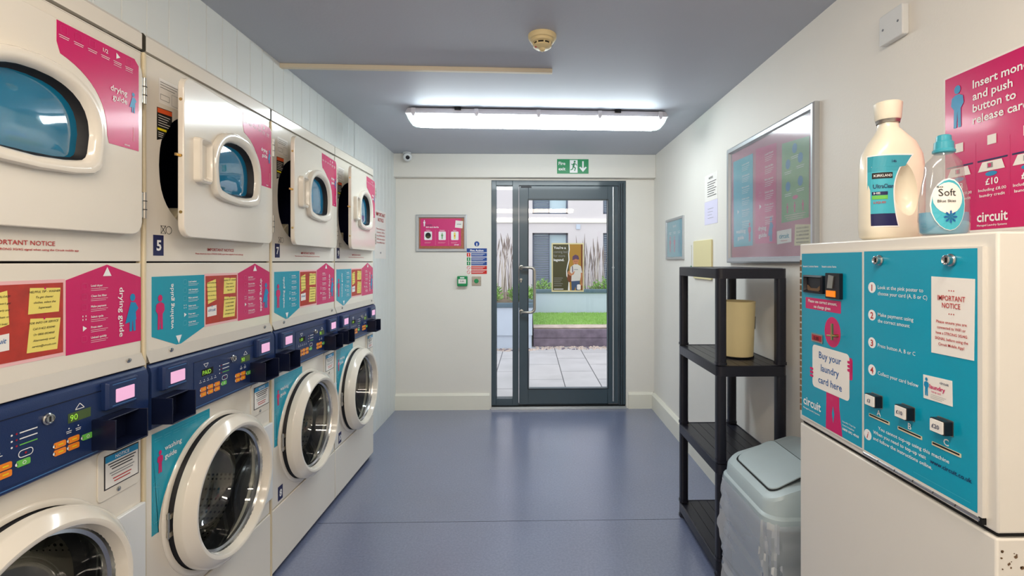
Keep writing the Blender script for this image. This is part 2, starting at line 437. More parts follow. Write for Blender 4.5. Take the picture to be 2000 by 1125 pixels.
# ================================================================ GLAZED DOOR
def frame_box(mb, x0, x1, z0, z1, y0, y1, m): return mb.box(x0, x1, y0, y1, z0, z1, m)
dr = thing('door_1', (0, 0, 0), '', 'door'); del dr['label']; del dr['category']; dr['kind'] = 'structure'
mb = MB(); fy0, fy1 = 4.575, 4.66
for a in ((DX0, -.322, .03, DZ1), (-.168, -.112, .03, DZ1), (.832, DX1, .03, DZ1), (-.322, -.168, 2.096, DZ1), (-.112, .832, 2.096, DZ1), (-.322, -.168, .03, .092)):
    frame_box(mb, a[0], a[1], a[2], a[3], fy0, fy1, 'frame_grey')
mb.box(DX0, DX1, 4.60, 4.66, 0, .03, 'frame_dark')
mb.box(.845, .852, 4.565, 4.58, .03, 2.12, 'frame_dark').box(.868, .874, 4.565, 4.58, .03, 2.12, 'frame_dark')
mb.build('door_frame', dr, bevel=.003)
mb = MB(); lx0, lx1 = -.106, .826; ly0, ly1 = 4.56, 4.62
for a in ((lx0, -.019, .045, 2.09), (.727, lx1, .045, 2.09), (-.019, .727, 1.961, 2.09), (-.019, .727, .045, .190)):
    frame_box(mb, a[0], a[1], a[2], a[3], ly0, ly1, 'frame_grey')
leaf = mb.build('door_leaf', dr, bevel=.003)
mb = MB()
for a in ((-.026, -.019, .183, 1.968), (.727, .734, .183, 1.968), (-.019, .727, 1.961, 1.968), (-.019, .727, .183, .190)):
    mb.box(a[0]-(.0), a[1], 4.556, 4.561, a[2], a[3], 'frame_dark')
mb.build('glazing_bead', leaf)
MB().box(-.021, .729, 4.586, 4.592, .188, 1.963, 'door_glass_clear').build('glass_pane', leaf)
MB().box(-.323, -.167, 4.61, 4.616, .09, 2.098, 'door_glass_clear').build('sidelight_glass', dr)
hd = []
def arc(c, r, a0, a1, n, ax, az):
    return [Vector(c)+Vector(ax)*r*math.cos(a0+(a1-a0)*k/n)+Vector(az)*r*math.sin(a0+(a1-a0)*k/n) for k in range(n+1)]
# cranked pull: out from the stile, across, and down
p = [V(-.085,4.56,1.325), V(-.085,4.53,1.325)]
p += [V(-.080,4.512,1.325), V(-.066,4.502,1.325), V(-.02,4.498,1.325)]
p += arc((.0,4.498,1.287), .038, PI/2, 0, 6, (1,0,0), (0,0,1))
q = [V(a.x, a.y, 2.235-a.z) for a in reversed(p)]
hm = MB().tube(p+q, .014, 'steel_brushed', 14)
for z in (1.325, .910): hm.lathe((-.085,4.56,z), (0,-1,0), [(0,.022),(.006,.022),(.008,.016)], 'steel_brushed', 20, True, True)
hm.build('door_handle', leaf, smooth=True)
MB().lathe((-.088,4.56,1.212), (0,-1,0), [(0,.013),(.004,.013),(.005,.009)], 'steel', 18, True, True).box(-.092,-.084,4.556,4.56,1.185,1.21,'steel').box(-.0895,-.0865,4.5545,4.556,1.204,1.220,'black_ink').build('door_lock', leaf)
MB().lathe((.776,4.548,1.0), (0,0,1), [(-.93,.008),(1.08,.008)], 'alu_frame', 12, True, True).build('hinge_tube', leaf, smooth=True)
MB().lathe((.776,4.55,1.325), (0,-1,0), [(0,.012),(.006,.010)], 'white_plastic', 12, True, True).build('stop_button', leaf)
MB().box(-.09,.01,4.552,4.562,2.072,2.092,'frame_dark').build('door_closer_plate', leaf)
struct(MB().box(DX0, DX1, 4.53, 4.66, 0, .012, 'alu_frame').box(DX0, DX1, 4.545, 4.555, .012, .022, 'alu_frame').build('trim_2', bevel=.002))

# ================================================================ THINGS ON THE BACK WALL
def back_dec(mb, x, z, y=YB): return Dec(mb, (x, y, z), (1,0,0), EZ)
def frame4(dec, u0, u1, v0, v1, wd, t, m, back=None):
    """picture frame: four mitred rails with a raised rounded profile"""
    mb = dec.mb
    prof_ = [(0,0), (0,t*.8), (wd*.25,t), (wd*.75,t*.9), (wd,t*.45), (wd,0)]
    loops = []
    for (u,v,su,sv) in ((u0,v0,1,1),(u1,v0,-1,1),(u1,v1,-1,-1),(u0,v1,1,-1),(u0,v0,1,1)):
        loops.append([dec.O+dec.U*(u+su*a)+dec.W*(v+sv*a)+dec.N*b for a, b in prof_])
    mb.strip(loops, m, False)
# do's and don'ts frame
f = thing('picture_frame', (-.83, YB, 1.64), 'silver frame with a pink do\'s and don\'ts poster on the end wall by the door', 'picture frame')
mb = MB(); d = Dec(mb, (-1.066+.83, 0, 1.473-1.64), (1,0,0), EZ); frame4(d, 0, .472, 0, .344, .028, .016, 'alu_frame'); mb.build('frame', f, smooth=30)
mb = MB(); d = Dec(mb, (-.236, -.001, -.167), (1,0,0), EZ)
d.plate([(.02,.02),(.452,.02),(.452,.324),(.02,.324)], 'cork_brown', .003)
d.O = d.O + d.N*.003
d.rect(.042,.418,.052,.308,'magenta_light',1)
d.person(.078,.235,.06,'white_ink')
d.text("do's and don'ts", .092,.222,.014,'white_ink',bold=.03)
d.text("Laundry", .092,.242,.013,'plum',bold=.02)
for i, (a, b, t) in enumerate(((.077,.149,'Washers'),(.210,.277,'Detergent'),(.326,.395,'Dryers'))):
    d.poly(rrect(a,b,.108,.188,.008), 'white_ink', 2); d.text(t, (a+b)/2, .196, .008, 'white_ink', 'c', bold=.02)
    if i == 0: d.poly(ell(a+.036,.150,.026,.028), 'black_ink', 3).poly(ell(a+.036,.138,.022,.010), 'olive', 4)
    if i == 1: d.person(a+.033,.118,.058,'board_green',l=3)
    if i == 2: d.poly(rrect(a+.025,a+.042,.118,.180,.005),'note_yellow',3).rect(a+.028,a+.039,.140,.156,'orange',4)
for a in (.18,.302): d.line(a,.06,a,.2,.0012,'pink_pale',2)
d.poly([(.362,.225),(.432,.218),(.437,.285),(.368,.292)], 'paper', 3); d.text('circuit',.4,.252,.011,'navy_ink','c',bold=.02,l=4)
d.text('circuit',.355,.060,.012,'white_ink',bold=.03)
d.bars(.08,.088,.06,2,.008,.002,'pink_pale'); d.bars(.205,.088,.07,2,.008,.002,'pink_pale'); d.bars(.325,.088,.06,2,.008,.002,'pink_pale')
mb.build('poster', f, fix=False)
# fire action sign
mb = MB(); d = back_dec(mb, -.595, 1.264)
d.plate([(0,0),(.188,0),(.188,.24),(.11,.245),(.075,.245),(0,.24)], 'paper', .0012); d.O += d.N*.0012
d.poly(ell(.094,.282,.024,.024),'sign_blue',1).rect(.090,.098,.262,.290,'white_ink',2)
d.rect(0,.188,.203,.240,'sign_blue'); d.text('Fire Action',.094,.211,.020,'white_ink','c',bold=.03)
for k, (v, m, c) in enumerate(((.163,'sign_blue','sign_red'),(.122,'sign_blue','sign_green'),(.082,'sign_blue','sign_green'),(.042,'sign_red','white_ink'),(.001,'sign_red','white_ink'))):
    d.rect(.042,.188,v,v+.034,m); d.bars(.047,v+.023,.12,2,.010,.003,'white_ink')
    if c == 'white_ink': d.poly(ell(.017,v+.017,.016,.016),'sign_red',1).poly(ell(.017,v+.017,.012,.012),'white_ink',2).line(.007,v+.027,.027,v+.007,.003,'sign_red',3)
    else: d.rect(.001,.034,v,v+.034,c).person(.017,v+.003,.028,'white_ink')
tag(mb.build('fire_action_sign', fix=False), 'blue and red fire action notice beside the door frame, on the white end wall', 'sign')
# emergency door release
f = thing('emergency_door_release', (-.632, YB, 1.199), 'green emergency door release box on the end wall, with a white label', 'call point')
MB().prism([(u,0,v) for u, v in rrect(-.047,.047,-.047,.047,.008)], (0,-.04,0), 'sign_green').build('housing', f, bevel=.004)
mb = MB(); d = Dec(mb, (0,-.04,0), (1,0,0), EZ); d.plate(rrect(-.035,.035,-.022,.018,.003),'paper',.002); d.O += d.N*.002
d.text('PUSH',0,-.006,.012,'black_ink','c'); d.bars(0,-.014,.05,1,.01,.002,'grey_ink',align='c'); d.rect(-.02,.02,.026,.036,'white_ink',-3)
part_label(mb.build('label_plate', f, fix=False), 'white label plate')
# exit button
f = thing('exit_button', (-.504, YB, 1.199), 'steel square plate with a round green exit button, beside the door', 'button')
MB().prism([(u,0,v) for u, v in rrect(-.043,.043,-.043,.043,.003)], (0,-.006,0), 'steel_brushed').build('plate', f, bevel=.001)
MB().lathe((0,-.006,0),(0,-1,0),[(0,.021),(.006,.021),(.010,.017),(.011,0.0)],'sign_green',24).build('button', f, smooth=True)
for s_ in (-1,1): MB().lathe((s_*.035,-.006,0),(0,-1,0),[(0,.004),(.002,.003),(.0022,0)],'steel',10).build('screw', f)
# fire exit sign on the beam
mb = MB(); d = Dec(mb, (.246, 4.495, 2.194), (1,0,0), EZ); W_, H_ = .292, .134
d.plate([(0,0),(W_,0),(W_,H_),(0,H_)], 'sign_green', .003); d.O += d.N*.003
d.text('Fire',.014,.080,.030,'white_ink',bold=.02); d.text('exit',.014,.030,.030,'white_ink',bold=.02)
d.rect(.118,.190,.008,H_-.008,'white_ink',1)
d.poly([(.126,.03),(.146,.03),(.146,.1),(.126,.1)],'sign_green',2) if False else None
d.poly(ell(.163,.110,.009,.010,14),'sign_green',2)
d.line(.160,.098,.150,.062,.016,'sign_green'); d.line(.158,.094,.178,.086,.007,'sign_green'); d.line(.176,.088,.184,.074,.006,'sign_green')
d.line(.157,.094,.140,.080,.007,'sign_green'); d.line(.141,.082,.132,.090,.006,'sign_green')
d.line(.152,.064,.172,.050,.009,'sign_green'); d.line(.171,.052,.162,.024,.008,'sign_green'); d.line(.150,.064,.143,.040,.009,'sign_green'); d.line(.144,.042,.124,.034,.008,'sign_green')
d.line(.240,.115,.240,.040,.014,'white_ink'); d.poly([(.240,.016),(.276,.058),(.262,.064),(.240,.042),(.218,.064),(.204,.058)],'white_ink',3)
tag(mb.build('exit_sign', fix=False), 'green fire exit sign with running figure and down arrow, above the glass door', 'sign')
# security camera
f = thing('security_camera', (-1.125, 4.46, ZC), 'small white security camera under the ceiling in the far left corner', 'camera')
MB().lathe((-.0,0,0),(0,0,-1),[(0,.036),(.014,.036),(.02,.03),(.022,0)],'white_plastic',24).build('mount', f, smooth=True)
MB().lathe((.012,-.03,-.045),(.25,-.8,-.35),[(-.045,0),(-.044,.025),(-.03,.038),(.014,.040),(.026,.036),(.032,.026),(.032,.018)],'white_plastic',24).build('camera_body', f, smooth=True)
MB().lathe((.012,-.03,-.045),(.25,-.8,-.35),[(.030,.020),(.034,.016),(.036,.008),(.037,0)],'black_plastic',20).build('lens', f, smooth=True)

# ================================================================ CEILING
f = thing('smoke_detector', (.052, 2.14, ZC), 'round cream smoke detector on the ceiling', 'smoke detector')
MB().lathe((0,0,0),(0,0,-1),[(0,.062),(.012,.062),(.02,.058),(.022,.052)],'detector_cream',40,True).build('base', f, smooth=True)
MB().lathe((0,0,0),(0,0,-1),[(.02,.052),(.032,.05),(.036,.044)],'detector_cream',40,True,True).build('body', f, smooth=True)
MB().lathe((0,0,0),(0,0,-1),[(.034,.036),(.046,.036)],'gap_dark',40,True,True).build('vent', f)
mb = MB()
for k in range(8):
    a = 2*PI*k/8+.2; mb.tube([(.04*math.cos(a),.04*math.sin(a),-.034),(.038*math.cos(a),.038*math.sin(a),-.048)],.0035,'detector_cream',8)
mb.lathe((0,0,0),(0,0,-1),[(.044,.04),(.05,.04),(.056,.032),(.058,.016),(.060,.014),(.066,.012),(.070,.006),(.071,0)],'detector_cream',40,True)
mb.build('cap', f, smooth=True)
part_label(MB().lathe((-.028,-.012,-.054),(0,0,-1),[(0,.005),(.004,.004),(.005,0)],'led_red',10).build('indicator_light', f), 'small red indicator')
tag(MB().box(-1.372/2, 1.372/2, -.012, .012, -.022, 0, 'trunking_cream').build('cable_trunking', bevel=.002, loc=(-.573, 2.495, ZC)), 'cream plastic cable trunking along the ceiling from the panelled wall', 'trunking')
bpy.data.objects['cable_trunking'].rotation_euler = (0,0,math.radians(1.6))
def batten(loc, rz, label, tube='diffuser'):
    f = thing('strip_light', loc, label, 'light', None, rz); L = .855; Hh = .044
    MB().box(-L+.03, L-.03, -.04, .04, -.012, 0, 'gap_dark').build('mounting_rail', f)
    # housing with tapered ends
    a = [(-L,-.078),(-L+.012,-.086),(L-.012,-.086),(L,-.078),(L,.078),(L-.012,.086),(-L+.012,.086),(-L,.078)]
    mb = MB(); mb.strip([[(x*.985,y*.86,-.008) for x,y in a],[(x,y,-.036) for x,y in a],[(x,y,-Hh) for x,y in a]],'housing_grey',True,True,True); mb.build('housing', f, smooth=30)
    def lens(x0, x1, m, ends):
        mb = MB(); n = 14
        def sec(x, k): return [(x, -math.cos(PI*i/n)*.084*(1 if k == 1 else .97), -Hh+.001-(.066*k)*math.sin(PI*i/n)**.6) for i in range(n+1)]
        loops = [sec(x0, 1), sec(x1, 1)]
        if ends == -1: loops = [sec(x0+.0, .05), sec(x0+.012, .6), sec(x0+.03, .9), sec(x0+.05, 1), sec(x1, 1)]
        if ends == 1: loops = [sec(x0, 1), sec(x1-.05, 1), sec(x1-.03, .9), sec(x1-.012, .6), sec(x1, .05)]
        mb.strip(loops, m, False); return mb
    part_label(lens(-L+.08, L-.08, tube, 0).build('diffuser', f, smooth=True), 'lit white diffuser')
    lens(-L+.004, -L+.08, 'lens_end', -1).build('end_lens', f, smooth=True); lens(L-.08, L-.004, 'lens_end', 1).build('end_lens', f, smooth=True)
    for x in (-.80, -.40, 0, .40, .80):
        for s_ in (-1, 1):
            MB().prism([(x-.013,s_*.088,-.012),(x+.013,s_*.088,-.012),(x+.013,s_*.090,-.048),(x+.006,s_*.087,-.062),(x-.006,s_*.087,-.062),(x-.013,s_*.090,-.048)], (0,s_*.005,0), 'housing_grey').build('clip', f)
    for x in (-.52, .52): MB().box(x-.02, x+.02, -.09, -.07, -.02, -.002, 'gap_dark').build('bracket', f)
    return f
batten((.05, 3.235, ZC), math.radians(1.7), 'long white fluorescent strip light on the ceiling in front of the glass door')
batten((.0, .35, ZC), 0, 'added unseen warm strip light on the ceiling overhead near the card machine', 'diffuser_warm')  # out-of-view lamp added to brighten and warm the near end
batten((.0, -1.4, ZC), 0, 'added unseen warm strip light on the ceiling at the rear of the room', 'diffuser_warm')  # another added lamp, behind the camera, lifting the room's brightness

# ================================================================ STACKED MACHINES
def holed(mb, outer, hole, x, m, depth=0, A=None, c=None, side=True):
    """plate in the y-z plane with a hole"""
    A = A or angs(outer, c); o = resample(outer, c, A); h = resample(hole, c, A)
    mb.strip([[(x,a,b) for a,b in o],[(x,a,b) for a,b in h]], m)
    if depth:
        mb.strip([[(x-depth,a,b) for a,b in h],[(x,a,b) for a,b in h]], m)
        if side:
            mb.strip([[(x,a,b) for a,b in o],[(x-depth,a,b) for a,b in o]], m)
            mb.strip([[(x-depth,a,b) for a,b in h],[(x-depth,a,b) for a,b in o]], m)
def RD(mb, x=0.0): return Dec(mb, (x, 0, 0), EY, EZ)     # printing plane on a machine front
def guide_rows(d, u, v, n, dv, w_, titles, hh=.0075, lw=.0012):
    for i in range(n):
        vv = v-i*dv
        d.text(titles[i], u, vv, hh, 'white_ink', bold=.02, fit=None)
        d.bars(u, vv-.005, w_, 2, .0045, lw, 'white_ink')
W_TITLES = ['Load washer','Add detergent','Make payment','Select cycle','Press start','Cycle finish']
D_TITLES = ['Load dryer','Clean lint filter','Make payment','Select cycle','Press start','Unload quickly']
def icon_col(d, u, v, n, dv, faint, s_=.007):
    for i in range(n):
        vv = v-i*dv+.002
        if i == 4: d.poly([(u-s_*.6,vv-s_),(u-s_*.6,vv+s_),(u+s_,vv)], 'white_ink', 2)
        elif i == 3:
            for a in (-1,1):
                for b in (-1,1): d.rect(u+a*s_*.6-.0012,u+a*s_*.6+.0012,vv+b*s_*.6-.002,vv+b*s_*.6+.002,'white_ink',2)
        else: d.ring(rrect(u-s_,u+s_,vv-s_,vv+s_,.002,2), .0010, faint, 2)
ARCH_C = (.352, 1.692)
def arch(half, top, bot, r, c=ARCH_C, n=14, e=2.35):
    """window outline: rounded arch above, squared rounded corners below, slight sag of the sill"""
    out = []
    for k in range(n+1):
        a = PI*k/n; out.append((c[0]+half*math.copysign(abs(math.cos(a))**(2/e), math.cos(a)), c[1]+top*abs(math.sin(a))**(2/e)))
    b = c[1]-bot
    for k in range(5):
        a = PI+k*PI/2/4; out.append((c[0]-half*.96+r+r*math.cos(a), b+.006+r+r*math.sin(a)))
    for k in range(1,4): out.append((c[0]-half+2*half*k/4, b-.004+.004*abs(k-2)))
    for k in range(5):
        a = -PI/2+k*PI/2/4; out.append((c[0]+half*.96-r+r*math.cos(a), b+.006+r+r*math.sin(a)))
    return out
def make_machine(y0, nd, nw, ang, label, faded=False):
    f = thing('stacked_washer_dryer', (MX, y0, 0), label, 'washing machine', 'stacked washers and dryers along the left wall')
    a0, a1 = .006, .682
    # --- cabinet shell and front panels
    mb = MB(); D = -.72
    mb.box(D, 0, a0, a0+.004, .03, 1.985, 'enamel_cream').box(D, 0, a1-.004, a1, .03, 1.985, 'enamel_cream')
    mb.box(D, 0, a0, a1, 1.981, 1.985, 'enamel').box(D, D+.004, a0, a1, .03, 1.985, 'enamel_grey')
    dc = (.342, 1.672); wc = (.335, .572)
    fr = [(a0,1.381),(a1,1.381),(a1,1.981),(a0,1.981)]
    holed(mb, fr, superell(dc[0], dc[1], .282, .205, 2.5), 0, 'enamel', .012, c=dc)
    fr = [(a0,.302),(a1,.302),(a1,.892),(a0,.892)]
    holed(mb, fr, ell(wc[0], wc[1], .235, .235, 64), 0, 'enamel', .012, c=wc)
    mb.box(-.012, 0, a0, a1, 1.083, 1.376, 'enamel').box(-.02,-.012, a0, a1, 1.37, 1.39, 'gap_dark').box(-.02,-.012,a0,a1,.88,1.09,'gap_dark')
    mb.box(-.02,-.012,a0,a1,.29,.31,'gap_dark')
    # sloped grey strip under the mid band
    mb.strip([[(0.0005,a0,1.118),(0.0005,a1,1.118)],[(.014,a0,1.083),(.014,a1,1.083)],[(0,a0,1.081),(0,a1,1.081)]],'enamel_grey',False)
    for s_ in (-.03,): mb.box(-.6, -.02, a0+.02, a0+.06, .0, .03, 'black_plastic').box(-.6,-.02,a1-.06,a1-.02,0,.03,'black_plastic')
    # cap above the dryer, 4 mm shadow gap
    mb.box(-.012, 0.0, a0, a1, 1.9855, 2.05, 'enamel') if False else None
    mb.build('cabinet', f, bevel=.0015)
    mb = MB(); mb.strip([[(-.006,a0,1.990),(-.006,a1,1.990)],[(.002,a0,1.992),(.002,a1,1.992)],[(.002,a0,2.035),(.002,a1,2.035)],[(-.006,a0,2.045),(-.006,a1,2.045)],[(-.12,a0,2.045),(-.12,a1,2.045)]],'enamel',False)
    mb.build('top_cap', f, smooth=30)
    MB().box(-.02, .004, a0, a1, .025, .298, 'enamel').build('kick_panel', f, bevel=.004)
    # --- dryer drum and labels round the loading opening
    A = [2*PI*k/48 for k in range(48)]; hole = superell(dc[0], dc[1], .282, .205, 2.5); mb = MB()
    h0 = resample(hole, dc, A)
    mb.strip([[(-.012,a,b) for a,b in h0],[(-.05,a,b) for a,b in resample(hole, dc, A, 1.0,.0)],[(-.5,a,b) for a,b in resample(hole, dc, A, 1.0)]],'drum_dark',True,False,True)
    mb.build('dryer_drum', f, smooth=True)
    MB().tube([(-.10,.12,1.50),(-.10,.56,1.50)],.004,'steel',8).build('lint_rail', f)
    MB().prism([(-.03,.115,1.475),(-.03,.22,1.475),(-.03,.22,1.56),(-.03,.19,1.545)],(-.06,0,0),'enamel_cream').build('lint_cover', f, bevel=.004)
    mb = MB(); d = RD(mb)
    d.poly([(.058,1.885),(.149,1.885),(.149,1.935),(.058,1.935)],'grey_ink',.5)
    d.poly([(.058,1.86),(.149,1.86),(.149,1.935),(.058,1.935)],'paper',1)
    d.bars(.063,1.925,.08,3,.008,.0015,'black_ink'); d.ring([(.064,1.872),(.1,1.872),(.1,1.888),(.064,1.888)],.001,'black_ink')
    d.ring([(.11,1.866),(.14,1.866),(.14,1.9),(.11,1.9)],.001,'grey_ink')
    mb.build('rating_label', f, fix=False); mb = MB(); d = RD(mb)
    d.poly([(.050,1.845),(.112,1.848),(.112,1.815),(.075,1.755),(.050,1.745)],'label_black',1)
    d.poly([(.052,1.843),(.111,1.846),(.111,1.832),(.052,1.829)],'label_orange',2)
    d.bars(.055,1.822,.048,5,.0075,.0018,'paper'); d.rect(.052,.088,1.777,1.784,'label_yellow',2); d.bars(.055,1.770,.022,3,.006,.0018,'paper')
    mb.build('warning_label', f, fix=False); mb = MB(); d = RD(mb)
    d.ring(ell(.098,1.477,.012,.012,10),.0015,'black_ink'); d.line(.065,1.49,.085,1.465,.002,'black_ink'); d.line(.065,1.465,.085,1.49,.002,'black_ink'); d.ring([(.066,1.466),(.085,1.466),(.085,1.489),(.066,1.489)],.001,'black_ink')
    mb.build('care_symbol', f, fix=False)
    # --- dryer door on its hinge
    hy = .660
    dd = MB(); cc = (ARCH_C[0]-hy, ARCH_C[1])
    outer = [(a-hy, b) for a, b in rrect(.052, .655, 1.455, 1.944, .035, 4)]
    win = [(a-hy, b) for a, b in arch(.146,.128,.086,.035)]
    holed(dd, outer, win, .022, 'enamel', .018, c=cc)
    AO = angs(outer, cc)
    door = dd.build('dryer_door', f, bevel=.003)
    door.location = (.003, hy, 0); door.rotation_euler = (0,0,math.radians(ang))
    A = [2*PI*k/72 for k in range(72)]
    bo = [(a-hy, b) for a, b in arch(.166,.146,.104,.04)]; bi = [(a-hy, b) for a, b in arch(.132,.112,.074,.026)]
    mb = MB()
    L_ = lambda pl, x, s_=1.0, o=0: [(x, p[0], p[1]) for p in resample(pl, cc, A, s_, o)]
    mb.strip([L_(bo,.022), L_(bo,.034), L_(bo,.040,1,-.004), L_(bo,.042,1,-.012), L_(bi,.040,1,.012), L_(bi,.034,1,.004), L_(bi,.026)],'enamel')
    mb.build('window_bezel', door, smooth=True)
    mb = MB(); mb.strip([L_(bi,.026), L_(bi,.012,1,-.004), L_(bi,.004,1,-.012)],'rubber'); mb.build('window_seal', door, smooth=True)
    mb = MB(); mb.strip([L_(bi,.006,1,-.010), L_(bi,.012,.6), L_(bi,.013,.2)],'dryer_glass',True,False,True); mb.build('window_glass', door, smooth=True)
    mb = MB(); mb.strip([[(.022,a,b) for a,b in rrect(.100-hy,.172-hy,1.628,1.772,.012)],[(.040,a,b) for a,b in rrect(.102-hy,.170-hy,1.630,1.770,.012)],[(.044,a,b) for a,b in rrect(.107-hy,.164-hy,1.636,1.764,.010)],[(.028,a,b) for a,b in rrect(.122-hy,.160-hy,1.648,1.752,.008)]],'enamel',True,False,True)
    mb.build('handle', door, smooth=30)
    for z in (1.865, 1.540):
        mb = MB().tube([(.020,.004,z-.037),(.020,.004,z+.037)],.005,'steel_brushed',10).box(.016,.021,-.010,.010,z-.035,z+.035,'steel_brushed')
        for q in (-.012,.012): mb.lathe((.020,.004,z+q),(0,0,1),[(-.001,.0066),(.001,.0066)],'gap_dark',10)
        mb.build('hinge', door, smooth=True)
    for z in (1.87, 1.70, 1.53): MB().lathe((.013,.052-hy,z),(0,-1,0),[(0,.005),(.002,.004),(.0022,0)],'brass',10).build('door_screw', door)
    MB().box(.004,.010,.038-hy,.052-hy,1.697,1.705,'brass').build('latch', door)
    # pink quarter-arch sticker
    mb = MB(); d = Dec(mb, (.0222, -hy, 0), EY, EZ)
    pts = [(.405,1.940),(.405,1.890)]
    for k in range(13):
        a = math.radians(72-k*71/12); pts.append((.352+.188*math.cos(a)**.95, 1.70+.172*math.sin(a)**.8))
    pts += [(.545,1.688),(.640,1.688),(.640,1.925),(.626,1.940)]
    # split to convex-ish pieces via triangulation of the polygon by bmesh (n-gon)
    d.plate(pts, 'magenta', .0006)
    d.O += d.N*.0006
    for i in range(6):
        u = .422+i*.037
        if i == 4: d.poly([(u-.004,1.916),(u-.004,1.932),(u+.008,1.924)],'white_ink',2)
        elif i == 3: d.text('1/2',u,1.918,.010,'white_ink','c',bold=.01)
        else: d.ring(rrect(u-.008,u+.008,1.914,1.932,.002,2),.0008,'magenta_light',2)
        d.bars(u,1.908,.026,2,.0045,.0012,'white_ink',align='c')
        if i > 3: d.bars(u,1.898,.024,1,.005,.0008,'white_ink',align='c')
    d.text('drying',.574,1.828,.015,'white_ink','c',bold=.012,fit=.052); d.text('guide',.577,1.806,.015,'white_ink','c',bold=.012,fit=.046)
    d.person(.621,1.790,.055,'blue_figure',True)
    d.line(.622,1.712,.622,1.75,.0015,'pink_pale'); d.text('circuit',.600,1.694,.005,'white_ink','c',bold=.02)
    part_label(mb.build('drying_guide_sticker', door, fix=False), 'magenta drying guide sticker round the window')
    # --- dryer number plate and notice line
    mb = MB(); d = RD(mb)
    d.text('IMPORTANT NOTICE',.352,1.417,.0105,'red_ink','c',bold=.012,fit=.150); d.text('Please ensure you have a STRONG 3G/4G signal when using the Circuit mobile app',.352,1.405,.0048,'red_ink','c',bold=.02,fit=.27)
    mb.build('notice_lettering', f, fix=False)
    def numplate(u, v, n, ww=.040, hh=.062):
        mb = MB(); d = RD(mb); d.plate([(u,v),(u+ww,v),(u+ww,v+hh),(u,v+hh)],'navy_ink',.001); d.O += d.N*.001
        d.text(str(n),u+ww/2,v+hh*.26,hh*.5,'white_ink','c',bold=.03,fit=(ww*.8 if n > 9 else None)); part_label(mb.build('number_plate', f, fix=False), 'navy plate reading %d' % n)
    numplate(.036, 1.398, nd); numplate(.062, .315, nw)
    # --- guide stickers on the mid band
    mb = MB(); d = RD(mb)
    if nd != 3 or True:
        d.plate([(.030,1.157),(.140,1.114),(.262,1.157),(.262,1.335),(.030,1.335)],'teal',.0006); d.O += d.N*.0006
        d.poly([(.127,1.146),(.140,1.120),(.153,1.146)],'white_ink',2)
        d.person(.062,1.175,.105,'magenta')
        d.text('washing guide',.116,1.240,.015,'white_ink','c',PI/2,bold=.012,fit=.142)
        guide_rows(d,.183,1.312,6,.0265,.050,W_TITLES,.0055,.0008); icon_col(d,.168,1.312,6,.0265,'teal_light')
        mb.build('washing_guide_sticker', f, fix=False)
    mb = MB(); d = RD(mb); u0 = .266
    d.plate([(.264,1.155),(.452,1.155),(.452,1.338),(.264,1.338)],'pink_pale',.0005); d.O += d.N*.0005
    d.rect(.268,.447,1.163,1.330,'cork',1)
    def note(pts, lines, m='note_yellow', ink='black_ink', h=.006):
        d.poly([(p[0]+.001,p[1]-.002) for p in pts],'cork',1.5); d.poly(pts, m, 2)
        cu = sum(p[0] for p in pts)/4; top = max(p[1] for p in pts); bot = min(p[1] for p in pts); n = len(lines)
        for i, t in enumerate(lines): d.text(t, cu, top-(i+1)*(top-bot)/(n+.9), h, ink, 'c', bold=.008, l=3, italic=True)
        d.poly(ell(cu, top-.002, .0022,.003,8), ('blue_figure' if h > .0055 else 'magenta'), 4)
    note([(.280,1.232),(.326,1.245),(.322,1.318),(.275,1.307)], ["DON'T OVERLOAD!",'Your clothes won\'t get','cleaned properly and','it may stop them or','start a good look!'], h=.0044)
    note([(.337,1.262),(.362,1.262),(.362,1.262),(.337,1.262)], ['']) if False else None
    note([(.365,1.262),(.436,1.262),(.440,1.318),(.369,1.321)], ['HELPFUL TIP - WASHER','To get cleaner','clothes, select the','Superwash'], h=.0050)
    note([(.362,1.176),(.432,1.174),(.440,1.247),(.370,1.252)], ['FOR INFO OR SERVICE','Call 01422 820040','Or 0800 0924068','Alternatively email','service@circuit.com'], h=.0048)
    note([(.276,1.188),(.326,1.190),(.326,1.226),(.276,1.222)], ['circuit'], 'paper', 'blue_ink', .011)
    part_label(mb.build('noticeboard_sticker', f, fix=False), 'red noticeboard sticker with yellow notes')
    mb = MB(); d = RD(mb)
    d.plate([(.454,1.153),(.680,1.153),(.680,1.335),(.568,1.372),(.454,1.335)],'magenta',.0006); d.O += d.N*.0006
    d.poly([(.555,1.342),(.568,1.366),(.581,1.342)],'white_ink',2)
    d.person(.650,1.185,.105,'blue_figure',True)
    d.text('drying guide',.606,1.242,.015,'white_ink','c',-PI/2,bold=.012,fit=.135)
    guide_rows(d,.520,1.316,6,.0265,.050,D_TITLES,.0055,.0008); icon_col(d,.502,1.316,6,.0265,'magenta_light')
    mb.build('drying_guide_panel_sticker', f, fix=False)
    for u in (.10, .63):
        MB().lathe((.006,u,1.106),(1,0,-.3),[(0,.007),(.003,.007),(.0045,.004),(.0048,0)],'steel',12).build('screw', f, smooth=True)
    # --- control panel
    mb = MB()
    sec = [(0,.889),(.014,.889),(.019,.893),(.019,1.055),(.015,1.070),(.006,1.079),(0,1.079)]
    mb.strip([[(x,a0-.001,z) for x,z in sec],[(x,a1+.001,z) for x,z in sec]],'navy_plastic',True,True,True)
    mb.box(.019,.0198,.150,a1-.01,.898,.900,'navy_trim')
    cp = mb.build('control_panel', f, smooth=30)
    mb = MB(); d = RD(mb, .019)
    d.plate([(.182,.906),(.528,.906),(.528,1.050),(.182,1.050)],'navy_plastic',.0012)
    d.O += d.N*.0012
    d.rect(.182,.528,1.0475,1.050,'navy_dark',1).text('UniMac',.40,1.052,.003,'white_ink',bold=.01) if False else d.rect(.182,.528,1.0475,1.050,'navy_dark',1)
